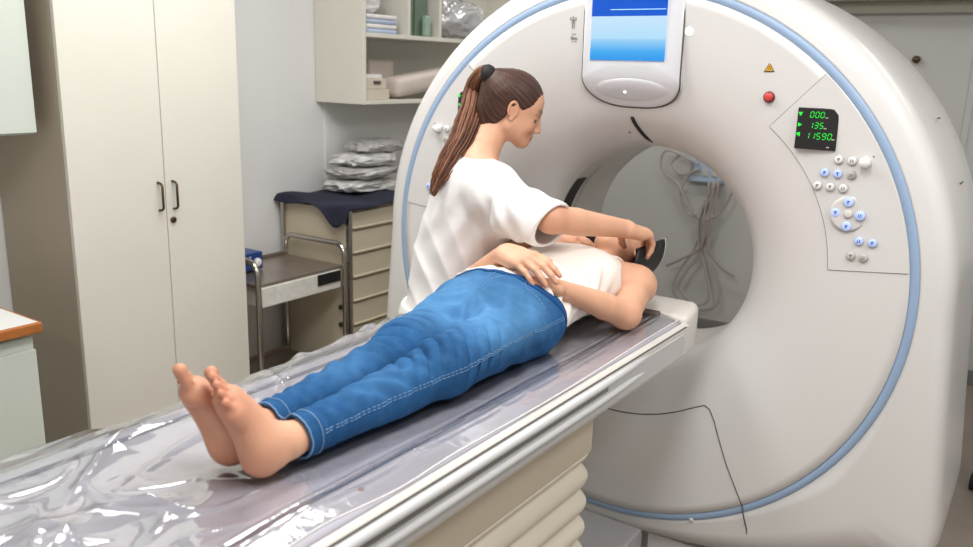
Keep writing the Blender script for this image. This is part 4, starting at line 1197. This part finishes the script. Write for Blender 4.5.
# jeans
FJ = Field((-.30, .90, .895), (.32, 1.84, 1.16), .0034)
fz = (V(0, 0, 1), .66)
FJ.chain([V(.008, 1.685, .998), V(.006, 1.74, 1.0), V(.005, 1.785, 1.0)], [.160, .154, .148], k=.03, flat=fz)
LEG = {}
for hp, kn, an, sx in ((P_hipL, P_kneeL, P_ankL, 1), (P_hipR, P_kneeR, P_ankR, -1)):
    g = FJ.child((-.30, .90, .895), (.32, 1.84, 1.16))
    g.chain([hp + V(.004 * sx, 0, -.002), hp * .6 + kn * .4, kn], [.083, .076, .060], k=.03, flat=(V(0, 0, 1), .95))
    c1 = kn * .62 + an * .38 + V(0, 0, -.004); c2 = kn * .08 + an * .92
    g.chain([kn, c1, c2], [.057, .0495, .0375], k=.03)
    g.cone(c2 + (an - kn) * .015, c2 - (an - kn) * .035, .0395, .0400, k=.004)
    LEG[sx] = g
for s_ in (-1, 1): FJ.ell((.008 + .080 * s_, 1.67, .962), (.086, .10, .066), k=.03)
def crease(P, kn, sx, seed):
    x, y, z = P.T
    yk = y - kn[1]; o = np.zeros(len(P))
    w = wob(P * [1, .5, 1], 26, seed); w2 = wob(P * [1, .6, 1], 34, seed + 3)
    top = np.clip((z - .925) / .05, .15, 1)
    # pulled creases across the back and front of the knee, fading out along the leg
    ph = (yk + .55 * (x - kn[0]) * sx - .35 * (z - kn[2])) * 2 * PI / .040 + 1.7 * w
    env = np.exp(-(np.abs(yk + .01) / .115) ** 2.4) * np.clip(.75 + .8 * w2, .1, 1.3)
    o += env * top * (.0190 * np.exp(-(np.sin(ph / 2) / .38) ** 2) - .0045)
    ph = (yk - .8 * (x - kn[0]) * sx + .2 * z) * 2 * PI / .062 + 2.0 * w2
    o += np.exp(-((yk + .20) / .10) ** 2) * .0040 * np.sin(ph) * top
    ph = (yk * .75 + 1.1 * (x - kn[0]) * sx + .4 * z) * 2 * PI / .070 + 1.8 * w
    o += np.exp(-((y - 1.60) / .11) ** 2) * .0045 * np.sin(ph)
    ph = (yk * 1.0 - .4 * (x - kn[0]) * sx) * 2 * PI / .030 + 1.6 * w
    o += np.exp(-((y - .985) / .04) ** 2) * .0020 * np.sin(ph)
    return o + .0014 * wob(P, 42, seed + 9)
for sx, kn, sd in ((1, P_kneeL, 31), (-1, P_kneeR, 57)):
    LEG[sx].disp(lambda P, kn=kn, sx=sx, sd=sd: crease(P, kn, sx, sd))
both = FJ.child((-.30, .90, .895), (.32, 1.84, 1.16))
both.f = smin(LEG[1].f, LEG[-1].f, .006)
FJ.merge(both, .018)
def fold(P):
    x, y, z = P.T
    o = .006 * np.exp(-((x - .01) / .010) ** 2) * np.exp(-((y - 1.60) / .09) ** 2) * (z > 1.0)
    # whiskers fanning from the crotch
    r = np.hypot(x - .01, y - 1.585); a = np.arctan2(y - 1.585, x - .01)
    o += .0022 * np.sin(a * 11 + 1.5 * wob(P, 12, 3)) * np.exp(-((r - .09) / .06) ** 2) * (z > .99)
    return o
FJ.disp(fold)
# open cuffs round the ankles and a clean waist edge
for kn, an in ((P_kneeL, P_ankL), (P_kneeR, P_ankR)):
    c2 = kn * .08 + an * .92; d = nrm(an - kn)
    e = c2 + d * .012
    FJ.cut(e, d, .003, lo=e - V(.07, .06, .09), hi=e + V(.07, .06, .09))
    FJ.cone(e + d * .02, e - d * .022, .0350, .0335, k=.003, op='s')
FJ.cut((0, 1.735, 1.03), (-.05, 1, .45), .004)
me, co = FJ.mesh('jeans')
bvhj = BVHTree.FromPolygons([tuple(v) for v in co], [tuple(p.vertices) for p in me.polygons])
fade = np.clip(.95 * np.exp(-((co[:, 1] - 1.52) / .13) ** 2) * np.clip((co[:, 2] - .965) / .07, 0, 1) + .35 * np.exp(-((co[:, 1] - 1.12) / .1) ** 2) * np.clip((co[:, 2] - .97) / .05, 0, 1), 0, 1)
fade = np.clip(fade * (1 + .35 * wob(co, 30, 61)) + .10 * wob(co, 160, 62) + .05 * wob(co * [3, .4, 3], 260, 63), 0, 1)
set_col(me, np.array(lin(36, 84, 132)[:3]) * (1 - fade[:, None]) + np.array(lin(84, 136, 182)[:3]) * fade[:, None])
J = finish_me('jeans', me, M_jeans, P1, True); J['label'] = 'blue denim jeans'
def on_surface(bvh, pts, off=.0008):
    out = []
    for p in pts:
        h = bvh.find_nearest(Vector(p))
        out.append(h[0] + h[1] * off)
    return out
def stitches(bvh, pts, parent, m=M_stitch, r=.0010, step=.011, gap=.0035, name='seam_stitching'):
    bm = bmesh.new()
    q = [Vector(p) for p in pts]
    acc = [0]
    for a, b in zip(q, q[1:]): acc.append(acc[-1] + (b - a).length)
    def at(s):
        for i in range(len(acc) - 1):
            if acc[i + 1] >= s: return q[i].lerp(q[i + 1], (s - acc[i]) / max(acc[i + 1] - acc[i], 1e-9))
        return q[-1]
    s = 0
    while s + step < acc[-1]:
        tube_bm(bm, on_surface(bvh, [at(s), at(s + (step - gap) * .5), at(s + step - gap)], .0005), r, 5)
        s += step
    o = finish(name, bm, m, parent, True); return o
# outseam on the near flank, inseam-side seam on the other leg, fly, back pocket and waistband
out = spline([(.150, .955, .975), (.160, 1.12, .985), (.180, 1.30, .995), (.20, 1.5, 1.01), (.195, 1.66, 1.01), (.17, 1.77, 1.01)], 16)
stitches(bvhj, out, J)
stitches(bvhj, [(p[0], p[1], p[2] - .006) for p in out], J)
stitches(bvhj, spline([(.012, 1.685, 1.1), (.012, 1.66, 1.1), (.008, 1.60, 1.06)], 10), J)
stitches(bvhj, spline([(.04, 1.685, 1.1), (.042, 1.66, 1.1), (.022, 1.62, 1.08)], 10), J)
stitches(bvhj, spline([(.09, 1.685, 1.1), (.115, 1.66, 1.08), (.17, 1.655, 1.03)], 10), J)
bvh_w = [on_surface(bvhj, [(.005 + .17 * math.cos(a), 1.735 + .05 * .17 * math.cos(a) - .45 * (.095 * math.sin(a) - .03) - dy, 1.0 + .095 * math.sin(a)) for a in np.linspace(-.3, PI + .3, 60)], .001) for dy in (.038, .021, .005)]
bm = bmesh.new()
R_ = [[bm.verts.new(p) for p in r] for r in bvh_w]
for a, b in zip(R_, R_[1:]):
    for k in range(len(a) - 1): bm.faces.new((a[k], a[k + 1], b[k + 1], b[k]))
wb = finish('waistband', bm, M_jeansdark, J, True); md = wb.modifiers.new('t', 'SOLIDIFY'); md.thickness = .003; md.offset = 0
bm = bmesh.new()
for kn, an in ((P_kneeL, P_ankL), (P_kneeR, P_ankR)):
    c2 = kn * .08 + an * .92; d = nrm(an - kn)
    for off in (.010, -.014):
        ctr = c2 + d * off
        u = nrm(np.cross(d, (0, 0, 1))); v = np.cross(d, u)
        pts = on_surface(bvhj, [ctr + (u * math.cos(a) + v * math.sin(a)) * .046 for a in np.linspace(0, 2 * PI, 40, endpoint=False)], .0006)
        tube_bm(bm, pts, .0016 if off > 0 else .0011, 6, False, True)
finish('cuff_hem', bm, M_stitch, J, True)

# white sleeveless top
FT = Field((-.24, 1.62, .89), (.26, 2.26, 1.20), .0034)
fz = (V(0, 0, 1), .62)
FT.chain([V(.005, 1.67, 1.0), V(.005, 1.80, 1.0), V(.01, 1.92, 1.004), V(.01, 2.07, 1.008), V(.01, 2.12, 1.008)], [.176, .152, .140, .158, .148], k=.03, flat=fz)
for s_ in (-1, 1): FT.ell((.01 + .072 * s_, 2.045, 1.045), (.072, .075, .052), k=.035)
FT.ell((.01, 2.045, 1.055), (.10, .07, .04), k=.03)
def tfold(P):
    x, y, z = P.T
    o = .0024 * np.sin((y * .9 + .5 * np.abs(x - .01)) * 2 * PI / .06 + 1.5 * wob(P, 14, 5)) * np.exp(-((y - 1.90) / .09) ** 2)
    o += .0045 * np.sin((x * .8 + z * 1.1) * 2 * PI / .05 + 1.6 * wob(P, 18, 6)) * np.exp(-((y - 1.76) / .06) ** 2)
    o += .004 * np.sin((y - .9 * z) * 2 * PI / .055 + 1.2 * wob(P, 16, 9)) * np.clip((x - .08) / .05, 0, 1) * np.clip((2.05 - y) / .1, 0, 1)
    return o + .0008 * wob(P, 60, 8)
FT.disp(tfold)
FT.cut((0, 1.715, 1.03), (0.08, -1, -.45), .004)                    # hem over the waistband
FT.cut((.01, 2.128, 1.09), (0, 1, .55), .006)                        # neckline
for s_ in (-1, 1):
    FT.ell((.01 + .185 * s_, 2.15, 1.02), (.058, .095, .12), k=.006, op='s')   # arm openings
me, co = FT.mesh('sleeveless_top')
bvht = BVHTree.FromPolygons([tuple(v) for v in co], [tuple(p.vertices) for p in me.polygons])
T_ = finish_me('sleeveless_top', me, M_tank, P1, True); T_['label'] = 'white sleeveless top'
for s_ in (-1, 1):
    p = [(.01 + .085 * s_, 2.09, 1.12), (.01 + .092 * s_, 2.13, 1.09), (.01 + .095 * s_, 2.17, 1.06), (.01 + .095 * s_, 2.20, 1.03), (.01 + .09 * s_, 2.21, .98)]
    pts = on_surface(bvh1, spline(p, 6), .002)
    bm = bmesh.new(); tube_bm(bm, pts, .0048, 8); finish('shoulder_strap', bm, M_tank, T_, True)
# hair of the lying person
FHp = Field(Hc - .16, Hc + .16, .004)
ax = Ap
FHp.ell(Wp(-.014, 0, .040), V(.096, .080, .088), k=.01, axes=ax)
FHp.cut(Wp(.030, 0, .066), nrm(Ap[0] * 1.0 - Ap[2] * .75), .01)
FHp.cut(Wp(-.0, 0, -.045), -Ap[2] * 1.0 + Ap[0] * .4, .01)
me, co = FHp.mesh('hair')
set_col(me, np.stack([np.arctan2((co - Hc) @ Ap[1], (co - Hc) @ Ap[2]) * 4, (co - Hc) @ Ap[0] * 4, co[:, 0] * 0], -1))
h = finish_me('hair', me, M_haird, P1, True); h['label'] = 'dark brown hair'

# ================================================================== the standing person
fw = nrm((.80, .60, 0)); lw = np.cross((0, 0, 1), fw)
W_hip, W_waist, W_chest = V(-.462, 2.058, .82), V(-.425, 2.072, .95), V(-.350, 2.084, 1.16)
W_shR, W_shL = V(-.215, 1.985, 1.247), V(-.405, 2.20, 1.245)
W_elR, W_wrR = V(.006, 1.940, 1.200), V(.116, 2.185, 1.152)
W_elL, W_wrL = V(-.275, 2.185, 1.065), V(-.105, 2.125, 1.122)
Hw = V(-.286, 2.178, 1.470)
hf = nrm((.66, .62, -.37))
Hup = V(.35, .22, .9)
FW = Field((-.68, 1.78, .74), (.24, 2.46, 1.62), .0034)
fl = (fw, .68)
FW.chain([W_hip, W_waist, W_chest], [.15, .118, .135], k=.04, flat=fl)
FW.cone(W_shR * .8 + W_shL * .2, W_shL * .8 + W_shR * .2, .055, .055, k=.05)
nb = (W_shR + W_shL) / 2 + V(-.030, -.026, .055)
nt = Hw - hf * .012 + V(-.035, -.025, -.06)
FW.chain([nb + V(0, 0, -.02), nb + (nt - nb) * .5, nt], [.060, .051, .050], k=.035)
FW.cone(nb, W_shR + V(-.02, .02, .03), .045, .042, k=.04); FW.cone(nb, W_shL + V(0, 0, .02), .045, .042, k=.04)
WS = .91
Ww, Aw = head(FW, Hw, hf, Hup, WS)
for sh_, el_, wr_ in ((W_shR, W_elR, W_wrR), (W_shL, W_elL, W_wrL)):
    FW.ell(sh_, (.054, .054, .054), k=.03)
    FW.chain([sh_, sh_ * .5 + el_ * .5, el_], [.048, .044, .038], k=.02)
    FW.ell(el_, (.038, .038, .038), k=.014)
    FW.chain([el_, el_ * .68 + wr_ * .32, wr_], [.038, .0385, .0255], k=.012)
kn3, nl3 = hand(FW, W_wrR, V(.30, .90, -.22), V(.22, .05, 1), V(-.9, .35, -.2), L=.180, curl=((.55, .62, .35), (.62, .62, .35), (.68, .65, .4), (.75, .65, .4)), spread=(.08, .02, -.05, -.12), tcurl=(.35, .3), tdrop=.9)
kn4, nl4 = hand(FW, W_wrL, V(.93, .30, -.14), V(.05, -.25, 1), V(.2, -.9, -.1), L=.168, curl=((.2, .3, .2), (.22, .3, .2), (.25, .3, .2), (.28, .3, .2)), spread=(.14, .03, -.07, -.16))
me, co = FW.mesh('person')
cols = np.tile(SK, (len(co), 1)); cols = face_paint(co, cols, Ww, WS)
for k in kn3 + kn4: cols = mixc(cols, .4 * gauss(co, k, .010), SKR)
for p, r in nl3 + nl4: cols = mixc(cols, .4 * gauss(co, p, .008), SKR)
cols = mixc(cols, .3 * gauss(co, W_elR, .04), SKR)
set_col(me, cols)
P2 = finish_me('person', me, M_skin, None, True)
tag(P2, 'person with a long brown ponytail in white tunic leaning over the table', 'person')
# hair cap pulled back to the tie
tie = Hw - Aw[0] * .093 + Aw[2] * .058
FH = Field(Hw - .17, Hw + .17, .003)
FH.ell(Ww(-.009, 0, .040), V(.0995, .0795, .089) * WS, k=.01, axes=Aw)
FH.cone(Ww(-.07, 0, .045), tie, .045, .021, k=.05)
FH.cone(Ww(-.055, .0, -.02), Ww(-.06, 0, .03), .046, .050, k=.04)
FH.cone(Ww(-.050, .0, -.03), Ww(-.056, 0, -.085), .050, .040, k=.03)
P_ = lambda *a: Ww(*a)
# hairline: forehead plane, then temple in front of the ear, then nape
hl = Field(Hw - .17, Hw + .17, .003)
sl, X, Y, Z = FH.block(Hw - .2, Hw + .2)
lx = (1 / WS) * ((X - Hw[0]) * Aw[0][0] + (Y - Hw[1]) * Aw[0][1] + (Z - Hw[2]) * Aw[0][2])
ly = (1 / WS) * np.abs((X - Hw[0]) * Aw[1][0] + (Y - Hw[1]) * Aw[1][1] + (Z - Hw[2]) * Aw[1][2])
lz = (1 / WS) * ((X - Hw[0]) * Aw[2][0] + (Y - Hw[1]) * Aw[2][1] + (Z - Hw[2]) * Aw[2][2])
# allowed height of hair over the front/back position
hx = np.array([-.12, -.085, -.06, -.035, -.022, -.006, .008, .022, .045, .065, .085, .12])
hz = np.array([-.115, -.112, -.096, -.066, -.026, .020, .018, .012, .034, .056, .068, .085])
line = np.interp(lx.ravel(), hx, hz).reshape(lx.shape)
line = np.where((lx > .04) & (ly < .045), np.maximum(line, .066), line)
d = (line - lz) * .75
f = FH.f[sl]
kk = .008; hh_ = np.maximum(kk - np.abs(f - d), 0) / kk
FH.f[sl] = (np.maximum(f, d) + hh_ * hh_ * kk * .25).astype(np.float32)
def strands(P):
    q = P - tie
    axis = nrm(tie - Ww(.02, 0, .02))
    u = np.cross(axis, Aw[1]); u = nrm(u); v = np.cross(axis, u)
    az = np.arctan2(q @ u, q @ v)
    r = np.linalg.norm(q, axis=1)
    return .0007 * np.clip(r / .05 - .5, 0, 1) * np.sin(az * 46 + 2 * np.sin(az * 9)) + .0007 * np.sin(az * 91 + 3 * np.sin(az * 5)) * np.clip(r / .05 - .6, 0, 1)
FH.disp(strands)
me, co = FH.mesh('hair')
q = co - tie; axis = nrm(tie - Ww(.02, 0, .02)); u = nrm(np.cross(axis, Aw[1])); v = np.cross(axis, u)
set_col(me, np.stack([np.arctan2(q @ u, q @ v) * 2.2, np.linalg.norm(q, axis=1) * 1.2, 0 * q[:, 0]], -1))
HR = finish_me('hair', me, M_hairb, P2, True); HR['label'] = 'dark brown hair combed back'
# ponytail: tapering bundle of strands
path = spline([tie + Aw[0] * .012, tie - Aw[0] * .020 + V(0, 0, .004), V(-.400, 2.153, 1.525), V(-.388, 2.115, 1.46), V(-.376, 2.056, 1.39), V(-.378, 2.000, 1.33), V(-.385, 1.948, 1.265), V(-.386, 1.918, 1.215)], 6)
path = np.array(path); n_ = len(path)
tt = np.linspace(0, 1, n_)
wid = np.interp(tt, [0, .10, .25, .5, .75, 1], [.013, .025, .038, .042, .030, .006])
bm = bmesh.new(); pr = np.random.RandomState(3)
colv = []
for k in range(210):
    a = pr.rand() * 2 * PI; rr = math.sqrt(pr.rand()); end = .72 + .28 * pr.rand() if k > 20 else .6 + .3 * pr.rand()
    m_ = max(6, int(n_ * end)); pts = []; rs = []
    drift = pr.normal(size=2) * .25
    for i in range(m_):
        d_ = path[min(i + 1, n_ - 1)] - path[max(i - 1, 0)]; d_ = nrm(d_)
        s1 = nrm(np.cross(d_, V(-.55, .80, -.2))); s2 = np.cross(d_, s1)
        t_ = i / n_
        w_ = wid[i]
        o_ = s1 * (math.cos(a) * rr + drift[0] * t_) * w_ * .92 + s2 * (math.sin(a) * rr + drift[1] * t_) * w_ * .72
        pts.append(path[i] + o_ + .0012 * pr.normal(size=3) * t_)
        rs.append(.0046 * (1 - .75 * (i / m_) ** 2) + .0004)
    n0 = len(bm.verts); tube_bm(bm, pts, rs, 6)
    c_ = pr.rand() * 8
    colv += [(c_, (i // 6) / m_ * .5, 0) for i in range(len(bm.verts) - n0)]
me = bpy.data.meshes.new('ponytail'); bm.to_mesh(me); bm.free()
set_col(me, np.array(colv))
pt = finish_me('ponytail', me, M_hairt, P2, True); pt['label'] = 'long lighter brown ponytail'
bm = bmesh.new()
tube_bm(bm, [tuple(path[i]) for i in (3, 4, 5, 6)], [wid[i] * .95 + e_ for i, e_ in ((3, .003), (4, .0055), (5, .0055), (6, .002))], 24)
ht = finish('hair_tie', bm, M_tie, P2, True); ht['label'] = 'black hair tie'

# white tunic
FS = Field((-.74, 1.74, .66), (.12, 2.42, 1.40), .0036)
fl = (fw, .74)
FS.chain([W_hip + V(0, 0, -.05), W_waist, W_chest], [.178, .142, .146], k=.05, flat=fl)
FS.cone(W_chest + V(-.02, -.01, .05), W_waist + V(-.01, -.01, .02), .112, .115, k=.05, flat=(lw, .95))
FS.cone(W_shR * .86 + W_shL * .14, W_shL * .86 + W_shR * .14, .070, .070, k=.05)
FS.cone(nb + V(-.012, -.01, -.040), W_shR + V(-.01, .02, .006), .064, .062, k=.05); FS.cone(nb + V(-.012, -.01, -.040), W_shL, .064, .060, k=.05)
# sleeves
sd = nrm(W_elR - W_shR)
FS.chain([W_shR + V(0, 0, -.008), W_shR * .5 + W_elR * .5 + V(-.005, -.002, -.018), W_elR + sd * .05 + V(0, 0, -.018)], [.070, .073, .069], k=.04)
FS.cone(W_chest + V(.06, -.02, -.03), W_shR * .5 + W_elR * .5 + V(-.02, 0, -.045), .06, .045, k=.05)
sdl = nrm(W_elL - W_shL)
FS.chain([W_shL, W_elL + V(0, 0, .03)], [.070, .072], k=.04)
def wf(P):
    o = np.zeros(len(P)); x, y, z = P.T
    a = (P - W_chest) @ fw; b = (P - W_chest) @ lw
    # diagonal pull folds from hip toward the shoulder and armpit
    th = (z * .55 + a * 1.25 + .15 * b) * 2 * PI / .085 + 1.5 * wob(P, 9, 4)
    o += (.0085 * np.abs(np.sin(th / 2)) - .004) * np.exp(-((z - .99) / .13) ** 2) * np.exp(-((P - W_elR) ** 2).sum(1) / .02 * 0)
    th2 = (a * 1.1 - z * .75) * 2 * PI / .11 + 1.4 * wob(P, 10, 14)
    o += .0035 * np.sin(th2) * np.exp(-((z - 1.14) / .09) ** 2)
    # sleeve creases
    s = (P - W_shR) @ sd
    r = np.linalg.norm(P - W_shR - s[:, None] * sd, axis=1)
    m_ = np.exp(-((s - .13) / .10) ** 2) * (r < .11)
    o += m_ * .0032 * np.sin((s * .75 + (P @ V(.2, .4, .8)) * .9) * 2 * PI / .06 + 1.6 * wob(P, 14, 24))
    # armpit crease
    o += .010 * np.exp(-((s - .055 - .2 * (z - 1.18)) / .010) ** 2) * np.exp(-((z - 1.175) / .055) ** 2) * (r < .12)
    return o + .0006 * wob(P, 70, 44)
FS.disp(wf)
FS.cut(W_elR + sd * .014, sd + V(0, 0, -.22), .004, lo=W_elR - .12, hi=W_elR + .12)
FS.cone(W_elR + sd * .08 + V(0, 0, -.018), W_elR - sd * .05 + V(0, 0, -.018), .063, .057, k=.004, op='s')
FS.cut(W_elL + V(0, 0, .0) + sdl * .012, sdl, .004, lo=W_elL - V(.09, .09, .09), hi=W_elL + V(.09, .09, .05))
FS.cone(W_elL + sdl * .05, W_elL - sdl * .03, .060, .058, k=.004, op='s')
FS.cone(nb + V(.015, .012, -.02), nt, .066, .070, k=.006, op='s')       # neck opening
me, co = FS.mesh('tunic')
bvhs = BVHTree.FromPolygons([tuple(v) for v in co], [tuple(p.vertices) for p in me.polygons])
TU = finish_me('tunic', me, M_tunic, P2, True); TU['label'] = 'loose white short-sleeved tunic'
# trousers and shoes below the table line
FL = Field((-.74, 1.78, .05), (-.25, 2.30, .86), .006)
FL.cone(W_hip + V(0, 0, -.02), W_hip + V(0, 0, -.10), .165, .165, k=.03, flat=(fw, .78))
for s_ in (-1, 1):
    hp = W_hip + lw * .085 * s_ + V(0, 0, -.06); kn = V(-.50, 2.02, .46) + lw * .09 * s_ + fw * .02; an = V(-.51, 2.01, .09) + lw * .10 * s_
    FL.chain([hp, kn, an], [.095, .072, .062], k=.03)
FL.disp(lambda P: .003 * np.sin(P[:, 2] * 60 + 3 * wob(P, 9, 3)))
me, co = FL.mesh('trousers'); finish_me('trousers', me, M_trouser, P2, True)
for s_ in (-1, 1):
    an = V(-.51, 2.01, .07) + lw * .10 * s_
    FSH = Field(an - V(.2, .22, .08), an + V(.26, .26, .10), .005)
    FSH.cone(an - fw * .03 + V(0, 0, -.03), an + fw * .15 + V(0, 0, -.036), .040, .034, k=.02)
    FSH.cone(an + V(0, 0, .02), an + fw * .08 + V(0, 0, -.02), .045, .04, k=.02)
    FSH.cut(an + V(0, 0, -.069), (0, 0, -1), .004)
    me, co = FSH.mesh('shoe'); finish_me('shoe', me, M_shoe, P2, True)

# ================================================================== light and camera
def area(name, loc, sx, sy, power, col=(1, .988, .975), rot=(0, 0, 0)):
    l = bpy.data.lights.new(name, 'AREA'); l.shape = 'RECTANGLE'; l.size = sx; l.size_y = sy; l.energy = power; l.color = col
    o = bpy.data.objects.new(name, l); o.location = loc; o.rotation_euler = rot; link(o); return o
area('ceiling_light', (.55, .9, WH - .02), .6, 1.2, 42)
area('ceiling_light', (-.80, 1.7, WH - .02), .6, 1.2, 40)
area('ceiling_light', (1.75, 1.6, WH - .02), .6, 1.2, 36)
area('ceiling_light', (-.9, 3.9, WH - .02), 1.2, .3, 16)
area('ceiling_light', (1.7, 4.1, WH - .02), 1.2, .3, 10)
area('ceiling_light', (.4, -1.4, WH - .02), 1.2, .6, 30)
w = bpy.data.worlds.new('room_world'); scene.world = w; w.use_nodes = True
w.node_tree.nodes['Background'].inputs['Color'].default_value = (.5, .52, .55, 1)
w.node_tree.nodes['Background'].inputs['Strength'].default_value = .2

cam = bpy.data.cameras.new('camera'); co_ = bpy.data.objects.new('camera', cam); link(co_)
p, y, r = (math.radians(v) for v in (13.793, 34.269, 1.638))
F_ = Vector((-math.sin(y) * math.cos(p), math.cos(y) * math.cos(p), -math.sin(p)))
R0 = F_.cross(Vector((0, 0, 1))).normalized(); U0 = R0.cross(F_)
R1 = R0 * math.cos(r) + U0 * math.sin(r); U1 = -R0 * math.sin(r) + U0 * math.cos(r)
m = Matrix((R1, U1, -F_)).transposed().to_4x4(); m.translation = Vector((1.122, 0, 1.59))
co_.matrix_world = m
cam.sensor_width = 36; cam.lens = 837.26 * 36 / 973; cam.clip_start = .05
cam.dof.use_dof = True; cam.dof.focus_distance = 2.25; cam.dof.aperture_fstop = 3.5
scene.camera = co_
vs = scene.view_settings
vs.view_transform = 'Standard'; vs.look = 'None'; vs.gamma = 1; vs.use_curve_mapping = False
vs.exposure = -0.40
